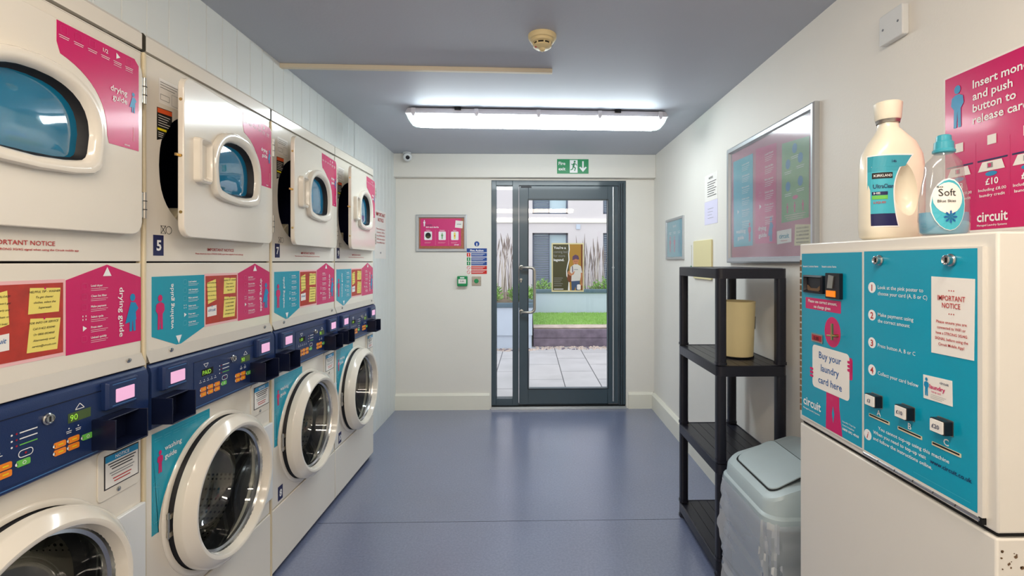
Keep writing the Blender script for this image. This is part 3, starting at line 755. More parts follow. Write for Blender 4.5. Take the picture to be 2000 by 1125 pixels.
    def disp(u, txt, tri):
        d.rect(u,u+.060,.994,1.017,'lcd_green' if tri > 0 else 'gap_dark',1); d.text(txt,u+.005,.998,.015,'lcd_digit',bold=.0,l=2)
        z = 1.022 if tri < 0 else 1.022
        tp = [(u+.010,z+.013),(u+.034,z+.013),(u+.022,z)] if tri < 0 else [(u+.018,z),(u+.042,z),(u+.030,z+.013)]
        d.ring(tp,.0018,'white_ink')
    disp(.218,'PAID' if nd in (5,) else '1.00',-1); disp(.438,'90',1)
    for k in range(5): d.poly(ell(.212+k*.019,.982,.0018,.0018,8),'white_ink',2).bars(.212+k*.019,.976,.012,1,.004,.0015,'white_ink',align='c')
    for k in range(2): d.poly(ell(.440+k*.024,.982,.0018,.0018,8),'white_ink',2).bars(.440+k*.024,.976,.014,2,.004,.0015,'white_ink',align='c')
    for k, c_ in enumerate(('white_ink','white_ink','green_key')): d.poly(ell(.312,1.011-k*.013,.0022,.0022,8),'white_ink',2).poly(ell(.322,1.011-k*.013,.0022,.0022,8),'led_red',2).bars(.328,1.011-k*.013,.038,1,.004,.0025,c_)
    d.ring(rrect(.326,.356,.957,.972,.007),.0018,'white_ink')
    d.poly(ell(.341,.9645,.0025,.0025,8),'led_red',2)
    mb.build('fascia', cp, fix=False)
    def key(u, v, m):
        k = MB(); k.prism([(.0202,a,b) for a,b in rrect(u,u+.028,v,v+.014,.003,3)],(.0016,0,0),m)
        dk = Dec(k, (.0218,0,0), EY, EZ); dk.poly(ell(u-.001,v+.007,.003,.0035,10),'white_ink',0)
        if m == 'green_key': dk.ring(ell(u+.015,v+.007,.0035,.0035,8),.0012,'white_ink',1)
        else: dk.rect(u+.009,u+.021,v+.006,v+.0085,'label_yellow',1)
        o = k.build('button', cp, fix=False); part_label(o, 'green button' if m == 'green_key' else 'orange button')
    for i in range(3):
        for j in range(2): key(.212+i*.036, .944-j*.017, 'orange')
    key(.322, .938, 'green_key')
    for i in range(2):
        for j in range(2): key(.404+i*.034, .946-j*.017, 'orange')
    key(.474, .940, 'green_key')
    MB().lathe((.020,.388,1.022),(1,0,0),[(0,.013),(.004,.013),(.006,.0105),(.009,.0105),(.0095,.0085),(.0080,.008),(.0078,0)],'steel',24).box(.027,.029,.3865,.3895,1.016,1.028,'black_ink').build('key_switch', cp, smooth=30)
    # --- two card readers with trays
    for (ra, rb, ta, tb, sl) in ((.032,.135,.004,.104,'washer'),(.528,.630,.500,.604,'dryer')):
        mb = MB(); x1 = .036
        o_ = rrect(ra, rb, .996, 1.068, .004, 3)
        mb.strip([[(.019,a,b) for a,b in o_],[(x1-.006,a,b) for a,b in o_],[(x1,a*.9+.1*(ra+rb)/2,b*.9+.1032) for a,b in o_]],'navy_plastic',True,False,True)
        mb.box(x1-.001,x1+.0006,ra+.015,rb-.012,1.0585,1.0605,'navy_trim').box(x1-.001,x1+.0006,ra+.015,rb-.012,1.0035,1.0055,'navy_trim')
        rd = mb.build('card_reader', f, smooth=30)
        part_label(MB().prism([(x1,a,b) for a,b in rrect(ra+.025,rb-.018,1.011,1.046,.002,3)],(.0012,0,0),'lcd_pink').build('screen', rd), 'lit pink screen')
        # tray: box open to the front
        mb = MB(); z0, z1, t = .906, .982, .003; X0, X1 = .019, .080
        mb.box(X0,X1,ta,ta+t,z0,z1,'navy_dark').box(X0,X1,tb-t,tb,z0,z1,'navy_dark').box(X0,X1,ta+t,tb-t,z0,z0+t,'navy_dark').box(X0,X1-.022,ta+t,tb-t,z1-t,z1,'navy_dark').box(X0,X0+t,ta+t,tb-t,z0+t,z1-t,'navy_dark')
        mb.build('card_tray', f, bevel=.001)
    # --- washer
    A = [2*PI*k/64 for k in range(64)]
    mb = MB(); mb.lathe((0,wc[0],wc[1]),(-1,0,0),[(.012,.235),(.05,.228),(.06,.205)],'rubber',64); mb.build('door_seal', f, smooth=True)
    mb = MB(); mb.lathe((0,wc[0],wc[1]),(-1,0,0),[(.06,.205),(.08,.24),(.42,.24),(.43,.2),(.43,0)],'drum_steel',64)
    for k in range(3):
        a = k*2*PI/3+.5; c_, s_ = math.cos(a), math.sin(a); pts = []
        for x in (-.10,-.40): pts.append([(x,wc[0]+c_*.238-s_*.03,wc[1]+s_*.238+c_*.03),(x,wc[0]+c_*.185,wc[1]+s_*.185),(x,wc[0]+c_*.238+s_*.03,wc[1]+s_*.238-c_*.03)])
        mb.strip(pts,'steel',True,True,True)
    mb.build('washer_drum', f, smooth=30)
    # flange on the cabinet, dark gap, thick round door
    mb = MB(); mb.lathe((0,wc[0],wc[1]),(1,0,0),[(.0005,.268),(.005,.266),(.007,.262),(.007,.252),(.001,.250)],'enamel',72); mb.lathe((0,wc[0],wc[1]),(1,0,0),[(.001,.250),(.014,.247),(.030,.236)],'rubber',72)
    mb.build('door_flange', f, smooth=True)
    R = .252
    mb = MB(); pr = [(.026,R-.022),(.021,R-.005),(.024,R),(.048,R),(.053,R-.003),(.073,R-.024),(.077,R-.029),(.077,R-.036),(.074,R-.041),(.062,R-.045),(.052,R-.048),(.046,R-.049)]
    mb.lathe((0,wc[0],wc[1]),(1,0,0),pr,'enamel',96)
    wd = mb.build('washer_door', f, smooth=35)
    MB().lathe((0,wc[0],wc[1]),(1,0,0),[(.050,R-.048),(.040,R-.051),(.036,R-.059),(.026,R-.061)],'steel',72).build('glass_rim', wd, smooth=True)
    MB().lathe((0,wc[0],wc[1]),(1,0,0),[(.034,R-.058),(.010,R-.069),(-.04,R-.079),(-.080,R-.099),(-.10,R-.139),(-.105,0.0)],'washer_glass',72).build('door_glass', wd, smooth=True)
    mb = MB(); mb.box(.008,.020,wc[0]-R-.006,wc[0]-R+.02,wc[1]-.035,wc[1]-.020,'steel_brushed').box(.008,.020,wc[0]-R-.006,wc[0]-R+.02,wc[1]+.020,wc[1]+.035,'steel_brushed').tube([(.014,wc[0]-R-.004,wc[1]-.04),(.014,wc[0]-R-.004,wc[1]+.04)],.0035,'steel',8)
    mb.build('door_hinge', wd)
    # teal sticker hugging the door
    mb = MB(); d = RD(mb); pts = [(.030,.868),(.030,.566),(.058,.566)]
    for k in range(12):
        a = math.radians(178-k*77/11); pts.append((.345+.290*math.cos(a), .555+.278*math.sin(a)))
    pts += [(.290,.868)]
    d.plate(pts,'teal',.0006); d.O += d.N*.0006
    d.text('washing',.080,.802,.016,'white_ink','l',.0,bold=.01,fit=.072); d.text('guide',.080,.776,.016,'white_ink','l',.0,bold=.01,fit=.050)
    d.person(.062,.742,.068,'magenta')
    for i in range(6): d.bars(.040+i*.038,.850,.030,2,.008,.0014,'teal_light')
    d.line(.105,.858,.28,.858,.001,'teal_light'); d.line(.034,.720,.080,.730,.0012,'teal_light'); d.ring([(.036,.60),(.055,.60),(.060,.70),(.036,.71)],.0012,'teal_light')
    part_label(mb.build('washing_guide_door_sticker', f, fix=False), 'teal washing guide sticker beside the round door')
    # notice plate
    mb = MB(); d = RD(mb); d.plate(rrect(.538,.674,.752,.884,.012),'enamel',.003); pl = mb.build('access_cover', f, bevel=.001)
    mb = MB(); d = RD(mb,.0031); d.plate([(.556,.778),(.668,.778),(.668,.868),(.556,.868)],'black_ink',.0005); d.O += d.N*.0005
    d.rect(.559,.665,.781,.865,'paper',1).rect(.559,.665,.848,.865,'blue_figure',2); d.text('NOTICE',.612,.852,.009,'white_ink','c',bold=.02,l=3)
    d.bars(.612,.842,.090,3,.0075,.003,'black_ink',align='c'); d.bars(.612,.817,.080,2,.007,.003,'grey_ink',align='c'); d.bars(.612,.800,.060,2,.008,.003,'red_ink',align='c')
    part_label(mb.build('notice_label', pl, fix=False), 'white notice label with blue header')
    MB().lathe((.003,.600,.765),(1,0,0),[(0,.006),(.003,.006),(.004,.004),(.0035,0)],'steel',12).build('cover_screw', pl, smooth=True)
    # raised service panel right of the door
    mb = MB(); pts = [(.60,.365),(a1,.365),(a1,.690),(.575,.690),(.56,.66),(.60,.58)]
    mb.prism([(0,a,b) for a,b in pts],(.014,0,0),'white_plastic'); mb.build('service_panel', f, bevel=.003)
    return f
make_machine(.054, 1, 2, 0, 'stacked dryer and washer at the near end of the row, outside the picture') if False else None
make_machine(.744, 3, 4, 0, 'nearest stacked washer and dryer, its dryer door closed, at the left edge')
make_machine(1.434, 5, 6, 4.8, 'stacked dryer numbered 5 over washer, dryer door ajar, second from the camera')
make_machine(2.122, 7, 8, 4.8, 'stacked dryer numbered 7 over washer numbered 8, dryer door ajar, third along the row')
make_machine(2.803, 9, 10, 4.9, 'farthest stacked dryer and washer, numbered 9 and 10, next to the panelled wall end')
for i, y in enumerate((1.424, 2.113)):
    struct(MB().box(MX-.02, MX+.006, y+.004, y+.015, .01, 1.985, 'enamel_cream').build('trim_%d' % (i+3), bevel=.003))
# notices on the panelled wall
mb = MB(); d = Dec(mb, (XL, 3.95, 1.405), EY, EZ, .0006)
d.plate([(0,0),(.30,0),(.30,.40),(0,.40)],'paper',.0012); d.O += d.N*.0012
d.text('IMPORTANT',.15,.352,.030,'red_ink','c',bold=.01,fit=.24); d.text('NOTICE',.15,.308,.030,'red_ink','c',bold=.01,fit=.15)
for k, t in enumerate(('Please ensure you are','connected to WiFi or','have a STRONG 3G/4G','SIGNAL before using the','Circuit Mobile App!')): d.text(t,.15,.24-k*.028,.013,'red_ink','c',bold=.01,fit=.22)
d.text('app',.15,.045,.016,'navy_ink','c')
tag(mb.build('wall_notice', fix=False), 'white important notice sheet with red lettering on the panelled wall past the machines', 'notice')
mb = MB(); d = Dec(mb, (XL, 3.83, 1.64), EY, EZ); d.plate(rrect(0,.10,0,.135,.004),'sign_green',.003); d.O += d.N*.003; d.line(.05,.03,.05,.105,.012,'white_ink').line(.02,.068,.08,.068,.012,'white_ink')
tag(mb.build('first_aid_sign', fix=False), 'small green sign on the panelled wall above a white box label', 'sign')
mb = MB(); d = Dec(mb, (XL, 3.84, 1.50), EY, EZ); d.plate(rrect(0,.09,0,.125,.004),'paper',.002); d.O += d.N*.002; d.bars(.045,.10,.06,5,.016,.003,'grey_ink',align='c')
tag(mb.build('wall_label', fix=False), 'small white label below the green sign on the panelled wall', 'sign')

# ================================================================ CARD VENDING MACHINE
VX = .80; VY = 1.427
vm = thing('card_vending_machine', (VX, VY, 0), 'tall white laundry card dispenser with turquoise front panels against the right wall', 'vending machine')
WV = .612; DV = XR-VX-.004     # along -Y, depth +X
def vb(mb, u0, u1, z0, z1, x0, x1, m): return mb.box(x0, x1, -u1, -u0, z0, z1, m)
mb = MB(); vb(mb,0,WV,.913,1.432,0,DV,'vending_enamel'); part_label(mb.build('upper_cabinet', vm, bevel=.004), 'white upper cabinet')
mb = MB(); vb(mb,0.002,WV-.002,0,.904,.0,DV,'vending_enamel'); vb(mb,.006,WV-.006,.904,.913,.006,DV,'gap_dark'); 
random.seed(4)
dc2 = Dec(mb, (.0,-(WV-.002),0), (1,0,0), EZ)
for k in range(22):
    u, v, r_ = random.uniform(.005,.09), random.uniform(.85,.885) if k < 16 else random.uniform(.70,.84), random.uniform(.0012,.0035)
    dc2.poly([(u+r_*random.uniform(.6,1.4)*math.cos(a*PI/3), v+r_*random.uniform(.5,1.3)*math.sin(a*PI/3)) for a in range(6)],'tarnish',1)
part_label(mb.build('base_cabinet', vm, bevel=.004), 'white base cabinet with chipped paint on its side')
def VD(mb, x=0): return Dec(mb, (x,0,0), (0,-1,0), EZ)
# left door
mb = MB(); d = VD(mb); d.plate([(.013,.928),(.280,.928),(.280,1.407),(.013,1.407)],'vending_enamel',.004)
d.O += d.N*.004; d.rect(.018,.277,.932,1.403,'teal_machine',.5)
ld = d
d.text('Insert | coins here',.026,1.364,.006,'white_ink',fit=.075); d.text('Insert coins here',.118,1.364,.006,'white_ink',fit=.062)
d.poly(rrect(.038,.198,1.246,1.278,.003),'magenta',1); d.text('Please use correct amount,',.118,1.265,.0085,'white_ink','c',fit=.13); d.text('no change given',.118,1.251,.0085,'white_ink','c',fit=.075)
d.poly(ell(.163,1.194,.034,.040),'magenta',1)
d.poly([(.138,1.145),(.186,1.145),(.192,1.0),(.204,.932),(.134,.932),(.136,1.0)],'magenta',.9)
d.poly([(.166,1.0),(.171,.98),(.166,.955),(.161,.98)],'teal_machine',1.4)
d.poly([(a,b) for a,b in rrect(.073,.232,1.030,1.148,.012)],'paper',2)
for k, t in enumerate(('Buy your','laundry','card here')): d.text(t,.152,1.115-k*.034,.019,'blue_ink','c',bold=.008,l=3)
for s_, v in ((.070,1.055),(.233,1.105)):
    for k in range(3): d.poly(rrect(s_-.008,s_+.008,v+k*.010,v+k*.010+.007,.003,3),'magenta',4)
d.poly(rrect(.225,.243,1.085,1.14,.006),'magenta',.95)
d.text('circuit',.028,.968,.024,'white_ink',bold=.02,fit=.085); d.text('Managed Laundry Systems',.028,.956,.0045,'white_ink',fit=.08)
d.text('Laundry Top-Up',.205,.972,.004,'white_ink',fit=.05); d.text('Card Helpline',.205,.963,.004,'white_ink',fit=.045); d.text('0800 092 4068',.205,.952,.006,'white_ink',bold=.02,fit=.062)
ldo = part_label(mb.build('left_door', vm, fix=False), 'turquoise left door with a pink figure and card sign')
mb = MB()
for k in range(24): mb.tube([(-.005,-.0145,.945+k*.0185),(-.005,-.0145,.959+k*.0185)],.0028,'tarnish',8)
mb.build('piano_hinge', ldo)
# note slot
mb = MB(); d = Dec(mb, (-.0045,0,0), (0,-1,0), EZ); A4 = rrect(.038,.132,1.292,1.342,.003,3)
mb.strip([[d.P(a,b,0) for a,b in A4],[d.P(a,b,0)+d.N*.008 for a,b in A4],[d.P(.085+(a-.085)*.86,1.317+(b-1.317)*.8,0)+d.N*.010 for a,b in A4],[d.P(.085+(a-.085)*.78,1.317+(b-1.317)*.7,0)+d.N*.002 for a,b in A4]],'black_plastic',True,False,True)
d.plate([(.055,1.302),(.064,1.296),(.106,1.296),(.115,1.302),(.115,1.314),(.102,1.306),(.068,1.306),(.055,1.314)],'tarnish',.005)
part_label(mb.build('note_slot', ldo, smooth=25), 'black banknote slot')
mb = MB(); d = Dec(mb, (-.0045,0,0), (0,-1,0), EZ); d.plate(rrect(.146,.206,1.283,1.350,.003,3),'black_plastic',.009); d.plate([(.158,1.31),(.180,1.31),(.186,1.342),(.164,1.345)],'steel_brushed',.012); d.plate([(.154,1.288),(.190,1.288),(.190,1.304),(.154,1.304)],'orange_amber',.012)
part_label(mb.build('coin_slot', ldo), 'black coin slot with amber lamp')
mb = MB(); d = Dec(mb, (-.0045,0,0), (0,-1,0), EZ); d.plate(rrect(.070,.122,1.156,1.180,.002,3),'steel_brushed',.002); d.plate([(.074,1.160),(.118,1.160),(.118,1.176),(.074,1.176)],'led_red',.0025); d.O += d.N*.0026; d.text('0.00',.096,1.163,.010,'gap_dark','c')
part_label(mb.build('credit_display', ldo, fix=False), 'small red credit display')
mb = MB().tube([(-.004,-.186,1.188),(-.022,-.186,1.188)],.004,'brass',10).tube([(-.020,-.165,1.186),(-.022,-.204,1.190)],.0022,'brass',10).box(-.024,-.020,-.192,-.186,1.178,1.220,'brass')
part_label(mb.build('door_key_handle', ldo, smooth=30), 'brass key handle')
# right door
mb = MB(); d = VD(mb); d.plate([(.286,.928),(.592,.928),(.592,1.407),(.286,1.407)],'vending_enamel',.008)
d.O += d.N*.008; d.rect(.290,.583,.934,1.404,'teal_machine',.5)
U = lambda y: 1.427-y
for t, v in (('1',1.320),('2',1.256),('3',1.192),('4',1.129)):
    d.poly(ell(.317,v,.0125,.0125,24),'white_ink',1); d.text(t,.317,v-.0075,.015,'red_ink','c',bold=.02,l=2)
d.poly(ell(.303,.974,.0125,.0125,24),'white_ink',1); d.text('i',.303,.966,.016,'red_ink','c',bold=.01,l=2,italic=True)
for t, v, fw in (('Look at the pink poster to',1.318,.128),('choose your card (A, B or C)',1.304,.138),('Make payment using',1.256,.103),('the correct amount',1.242,.093),('Press button A, B or C',1.186,.108),('Collect your card below',1.123,.116)):
    d.text(t,.337,v,.0085,'white_ink',bold=.004,fit=fw)
d.text('You cannot top-up using this machine',.338,.998,.0078,'white_ink',fit=.188); d.text('When you need to top-up visit',.322,.984,.0078,'white_ink',fit=.150); d.text('and follow the instructions online.',.322,.970,.0078,'white_ink',fit=.165)
d.text('www.circuit.co.uk',.481,.982,.0085,'navy_ink',bold=.015,fit=.092)
d.bars(.44,.946,.13,1,.004,.001,'teal_light')
for t, u in (('A',.340),('B',.430),('C',.519)): d.text(t,u,1.030,.013,'white_ink','c',bold=.02)
rdo = part_label(mb.build('right_door', vm, fix=False), 'turquoise right door with numbered instructions')
X_ = -.0085
mb = MB(); d = Dec(mb,(X_,0,0),(0,-1,0),EZ); d.plate([(.485,1.201),(.577,1.203),(.579,1.349),(.485,1.351)],'paper',.0008); d.O += d.N*.0008
d.text('IMPORTANT',.531,1.306,.010,'red_ink','c',bold=.01,fit=.060); d.text('NOTICE',.531,1.292,.010,'red_ink','c',bold=.01,fit=.040)
for v in (1.325,1.281):
    for k in (-1,0,1): d.poly(ell(.531+k*.005,v,.0013,.0013,8),'red_ink')
for k, t in enumerate(('Please ensure you are','connected to WiFi or','have a STRONG 3G/4G','SIGNAL before using the','Circuit Mobile App!')): d.text(t,.531,1.262-k*.0108,.0055,'red_ink','c',fit=(.066,.062,.068,.072,.056)[k])
part_label(mb.build('notice', rdo, fix=False), 'white important notice with red lettering')
mb = MB(); d = Dec(mb,(X_,0,0),(0,-1,0),EZ); d.plate([(.466,1.106),(.533,1.108),(.532,1.156),(.465,1.153)],'paper',.0008); d.O += d.N*.0008
d.person(.474,1.113,.036,'blue_figure'); d.text('circuit',.526,1.144,.005,'navy_ink','r',bold=.01,fit=.020); d.text('laundry',.482,1.130,.0085,'magenta',bold=.02,fit=.036); d.text('top-up card',.486,1.123,.004,'magenta',bold=.01,fit=.022); d.bars(.484,1.118,.036,3,.0032,.0006,'grey_ink')
part_label(mb.build('card_sample', rdo, fix=False), 'white laundry card picture')
for t, u, v in (('£3',.334,1.064),('£10',.426,1.0655),('£20',.517,1.067)):
    mb = MB(); d = Dec(mb,(X_,0,0),(0,-1,0),EZ); d.plate(rrect(u-.018,u+.018,v-.016,v+.014,.002,3),'steel_brushed',.001)
    d.plate(rrect(u-.0165,u+.0165,v-.0145,v+.0125,.002,3),'black_plastic',.016)
    b_ = part_label(mb.build('push_button', rdo), 'black square push button')
    mb = MB(); d = Dec(mb,(X_-.016,0,0),(0,-1,0),EZ); d.plate(rrect(u-.014,u+.014,v-.0125,v+.0105,.001,3),'paper',.003); d.O += d.N*.003; d.text(t,u,v-.005,.008,'navy_ink','c',bold=.01,fit=(.010 if len(t) < 3 else .017))
    part_label(mb.build('button_face', b_, fix=False), 'white button face')
for u in (.341,.430,.519):
    mb = MB(); d = Dec(mb,(X_,0,0),(0,-1,0),EZ); d.plate([(u-.032,1.0195),(u+.032,1.0195),(u+.032,1.0265),(u-.032,1.0265)],'enamel_cream',.0015); d.O += d.N*.0015; d.rect(u-.030,u+.030,1.0225,1.0258,'gap_dark',.5); mb.build('card_slot', rdo, fix=False)
for u in (.343,.530):
    MB().lathe((X_,-u,1.383),(-1,0,0),[(0,.012),(.003,.012),(.005,.0095),(.012,.0095),(.013,.008),(.011,.0065),(.0108,0)],'steel',24).box(X_-.0125,X_-.0105,-u-.001,-u+.001,1.378,1.388,'gap_dark').build('lock', rdo, smooth=30)
mb = MB()
for k in range(6): mb.tube([(X_+.002,-.288-k*.0505,.925),(X_+.002,-.336-k*.0505,.925)],.0035,'steel',10)
mb.box(X_,X_+.008,-.592,-.585,.918,.93,'gap_dark'); mb.build('bottom_hinge', rdo)

# pink poster above the machine
mb = MB(); d = Dec(mb, (XR, 1.339, 1.463), (0,-1,0), EZ, .0006)
d.plate([(-.006,-.006),(.600,-.006),(.600,.432),(-.006,.432)],'paper',.0006); d.O += d.N*.0006
d.rect(0,.594,0,.426,'magenta',1)
for t, v in (('Insert money',.372),('and push',.340),('button to',.309),('release card',.278)): d.text(t,.086,v,.0215,'white_ink',bold=.018,l=3)
d.person(.040,.282,.115,'blue_figure',False,3)
for u in (.093,.184,.275): d.line(u,.08,u,.226,.0010,'magenta_light')
for k, (a, b) in enumerate(((.046,'£3'),(.139,'£10'),(.230,'£20'),(.32,'£50'))):
    d.rect(a-.012,a+.012,.214,.238,'paper',3)
    d.line(a-.040,.176,a+.040,.176,.004,'navy_ink',2); d.poly([(a-.038,.148),(a+.034,.148),(a+.026,.172),(a-.026,.172)],'paper',3); d.poly(ell(a-.002,.140,.016,.006,14),'blue_figure',2.5); d.rect(a-.012,a+.003,.155,.168,'grey_ink',4); d.rect(a-.009,a-.001,.157,.166,'magenta',5)
    d.text(b,a,.113,.0165,'white_ink','c',bold=.02)
    d.text('Including £8.00' if k == 1 else 'Including £18.00',a,.097,.0075,'white_ink','c',bold=.01,fit=.074); d.text('laundry credit',a,.083,.0075,'white_ink','c',bold=.01,fit=.068)
d.text('circuit',.098,.020,.026,'white_ink',bold=.02,fit=.082); d.text('Managed Laundry Systems',.098,.008,.005,'white_ink',fit=.080)
tag(mb.build('price_poster', fix=False), 'magenta laminated price poster on the right wall above the card machine', 'poster')
# blank socket plate
f = thing('blank_wall_plate', (XR, 1.52, 2.13), 'white blank electrical plate high on the right wall', 'wall plate')
MB().prism([(0,u,v) for u,v in rrect(-.05,.05,-.048,.048,.006)],(-.022,0,0),'white_plastic').build('plate', f, bevel=.003)
for s_ in (-1,1): MB().lathe((-.022,s_*.032,0),(-1,0,0),[(0,.004),(.001,.004),(.0012,0)],'steel',10).build('screw', f)

# ---------------------------------------------------------------- large framed board
f = thing('notice_frame', (XR, 2.37, 1.70), 'large silver framed board of teal, pink and green laundry posters on the right wall', 'picture frame')
Wb, Hb = .873, .655
mb = MB(); d = Dec(mb, (0, Wb/2, -Hb/2), (0,-1,0), EZ); frame4(d, 0, Wb, 0, Hb, .032, .026, 'alu_frame'); mb.build('frame', f, smooth=30)
mb = MB(); d = Dec(mb, (-.002, Wb/2, -Hb/2), (0,-1,0), EZ, .0006); d.plate([(.03,.03),(Wb-.03,.03),(Wb-.03,Hb-.03),(.03,Hb-.03)],'board_pinkish',.004); mb.build('backing', f)
mb = MB(); d = Dec(mb, (-.0062, Wb/2, -Hb/2), (0,-1,0), EZ, .0006)
d.poly([(.060,.090),(.298,.092),(.300,.572),(.056,.575)],'teal_light',1)
d.poly([(.323,.100),(.536,.095),(.543,.568),(.332,.585)],'magenta_light',1)
d.poly([(.588,.185),(.808,.192),(.813,.530),(.592,.550)],'board_green',1)
for i in range(6):
    d.text(W_TITLES[i],.17,.530-i*.062,.010,'white_ink',fit=.09); d.bars(.17,.520-i*.062,.09,3,.009,.002,'white_ink')
    d.text(D_TITLES[i],.430,.530-i*.062,.010,'white_ink',fit=.085); d.bars(.430,.520-i*.062,.085,3,.009,.002,'white_ink')
icon_col(d,.120,.530,6,.062,'teal',.013); icon_col(d,.380,.530,6,.062,'magenta',.013)
d.text('washing',.095,.165,.022,'white_ink',bold=.02,fit=.12); d.text('guide',.115,.130,.022,'white_ink',bold=.02,fit=.08); d.person(.262,.115,.10,'magenta')
d.text('drying',.360,.165,.022,'white_ink',bold=.02,fit=.085); d.text('guide',.365,.130,.022,'white_ink',bold=.02,fit=.085); d.person(.490,.105,.12,'blue_figure',True)
for a, b in ((.70,.505),(.645,.445),(.745,.455),(.645,.345),(.745,.355)): d.poly(ell(a,b,.020,.022,16),'blue_figure',2); d.bars(a,b-.034,.06,2,.008,.002,'white_ink',align='c')
d.poly(ell(.705,.290,.022,.009,16),'magenta_light',2)
for a in (.64,.70,.765): d.person(a,.225,.045,'magenta_light'); 
d.bars(.70,.215,.17,3,.009,.002,'pink_pale',align='c')
d.poly([(.550,.088),(.674,.095),(.674,.155),(.547,.150)],'paper',2); d.text('circuit',.612,.115,.022,'teal','c',bold=.015,fit=.085,l=3); d.bars(.612,.103,.06,1,.01,.002,'sign_red',align='c',l=3)
d.poly([(.697,.078),(.823,.074),(.825,.162),(.704,.170)],'paper_cream',2)
for k, t in enumerate(('FOR INFO OR SERVICE','Call 01422 820040','Or 0800 0924068','Alternatively email','service@circuit.com')): d.text(t,.762,.148-k*.015,.008,'olive','c',fit=.095)
mb.build('poster', f, fix=False)
MB().box(-.014,-.012,-Wb/2+.03,Wb/2-.03,-Hb/2+.03,Hb/2-.03,'board_glass').build('glass_cover', f)
# small frame
f = thing('picture_frame', (XR, 3.887, 1.565), 'small silver framed pale blue poster on the right wall beyond the shelving', 'picture frame')
mb = MB(); d = Dec(mb, (0,.234,-.167), (0,-1,0), EZ); frame4(d, 0,.468,0,.334,.022,.016,'alu_frame'); mb.build('frame', f, smooth=30)
mb = MB(); d = Dec(mb, (-.001,.234,-.167), (0,-1,0), EZ, .0006); d.plate([(.02,.02),(.448,.02),(.448,.314),(.02,.314)],'teal_light',.003); d.O += d.N*.003
d.text('laundry',.234,.26,.022,'white_ink','c')
for k in range(3): d.person(.11+k*.12,.06,.13,'magenta_light' if k < 2 else 'blue_figure'); d.bars(.11+k*.12,.22,.07,2,.012,.004,'white_ink',align='c')
mb.build('poster', f, fix=False)
MB().box(-.010,-.009,-.212,.212,-.145,.145,'board_glass').build('glass_cover', f)
# sheets of paper
mb = MB(); d = Dec(mb, (XR,3.221,1.775), (0,-1,0), EZ); d.plate([(0,0),(.222,.0),(.222,.172),(0,.172)],'paper',.0012); d.O += d.N*.0012
d.text('NOTICE',.11,.140,.014,'black_ink','c'); d.bars(.05,.12,.15,7,.015,.004,'black_ink')
tag(mb.build('paper_sheet', fix=False), 'upper white printed sheet on the right wall between the two frames', 'paper')
mb = MB(); d = Dec(mb, (XR,3.225,1.623), (0,-1,0), EZ); d.plate([(0,0),(.225,.0),(.225,.150),(0,.150)],'paper_lilac',.0016); d.O += d.N*.0016; d.bars(.06,.10,.10,4,.02,.002,'grey_ink')
tag(mb.build('paper_sheet', fix=False), 'lower lilac-white sheet overlapping the printed sheet on the right wall', 'paper')
# clipboard seen above the shelf
f = thing('clipboard', (XR, 3.25, 1.262), 'beige clipboard hanging on the right wall behind the top of the black shelving', 'clipboard')
MB().prism([(0,u,v) for u,v in rrect(-.17,.17,0,.262,.01)],(-.012,0,0),'paper_cream').build('board', f, bevel=.002)
mb = MB().tube([(-.022,.185,.09),(-.022,.185,.235)],.005,'white_plastic',8).lathe((-.022,.185,.07),(0,0,1),[(0,.008),(.022,.0015)],'sign_green',10,True); part_label(mb.build('pen', f, smooth=30), 'white pen with green tip')

# ================================================================ BLACK SHELVING
sh = thing('shelving_unit', (0,0,0), 'black plastic four-tier shelving unit beside the right wall', 'shelf')
sx0, sx1, sy0, sy1 = .808, 1.118, 2.085, 2.645
tiers = (1.352, .928, .503, .078)
def rr3(mb, x0, x1, y0, y1, r, z0, z1, m): mb.prism([(a,b,z0) for a,b in rrect(x0,x1,y0,y1,r,4)],(0,0,z1-z0),m)
for z in tiers:
    mb = MB(); t = .046
    # rim
    o_ = rrect(sx0,sx1,sy0,sy1,.026,4); i_ = rrect(sx0+.006,sx1-.006,sy0+.006,sy1-.006,.022,4); j_ = rrect(sx0+.010,sx1-.010,sy0+.010,sy1-.010,.020,4)
    mb.strip([[(a,b,z-.010) for a,b in j_],[(a,b,z-t) for a,b in i_],[(a,b,z-t) for a,b in o_],[(a,b,z-.003) for a,b in o_],[(a,b,z) for a,b in i_],[(a,b,z-.002) for a,b in j_]],'shelf_plastic')
    # planks with grooves between
    n = 6; wd = (sx1-sx0-.02)/n
    for k in range(n): mb.box(sx0+.010+k*wd+.0012,sx0+.010+(k+1)*wd-.0012,sy0+.010,sy1-.010,z-.012,z-.003,'shelf_plastic')
    mb.box(sx0+.010,sx1-.010,sy0+.010,sy1-.010,z-.016,z-.006,'shelf_plastic')
    mb.build('shelf_board', sh, smooth=30)
for x in (sx0+.0235, sx1-.0235):
    for y in (sy0+.0235, sy1-.0235):
        mb = MB()
        for k in range(4):
            zt = tiers[k]-.044; zb = tiers[k+1]+.002 if k < 3 else 0
            o_ = rrect(x-.021,x+.021,y-.021,y+.021,.013,4)
            mb.prism([(a,b,zb) for a,b in o_],(0,0,zt-zb),'shelf_plastic')
            mb.prism([(a,b,zb) for a,b in rrect(x-.0235,x+.0235,y-.0235,y+.0235,.014,4)],(0,0,.012),'shelf_plastic')
        mb.build('post', sh, smooth=30)
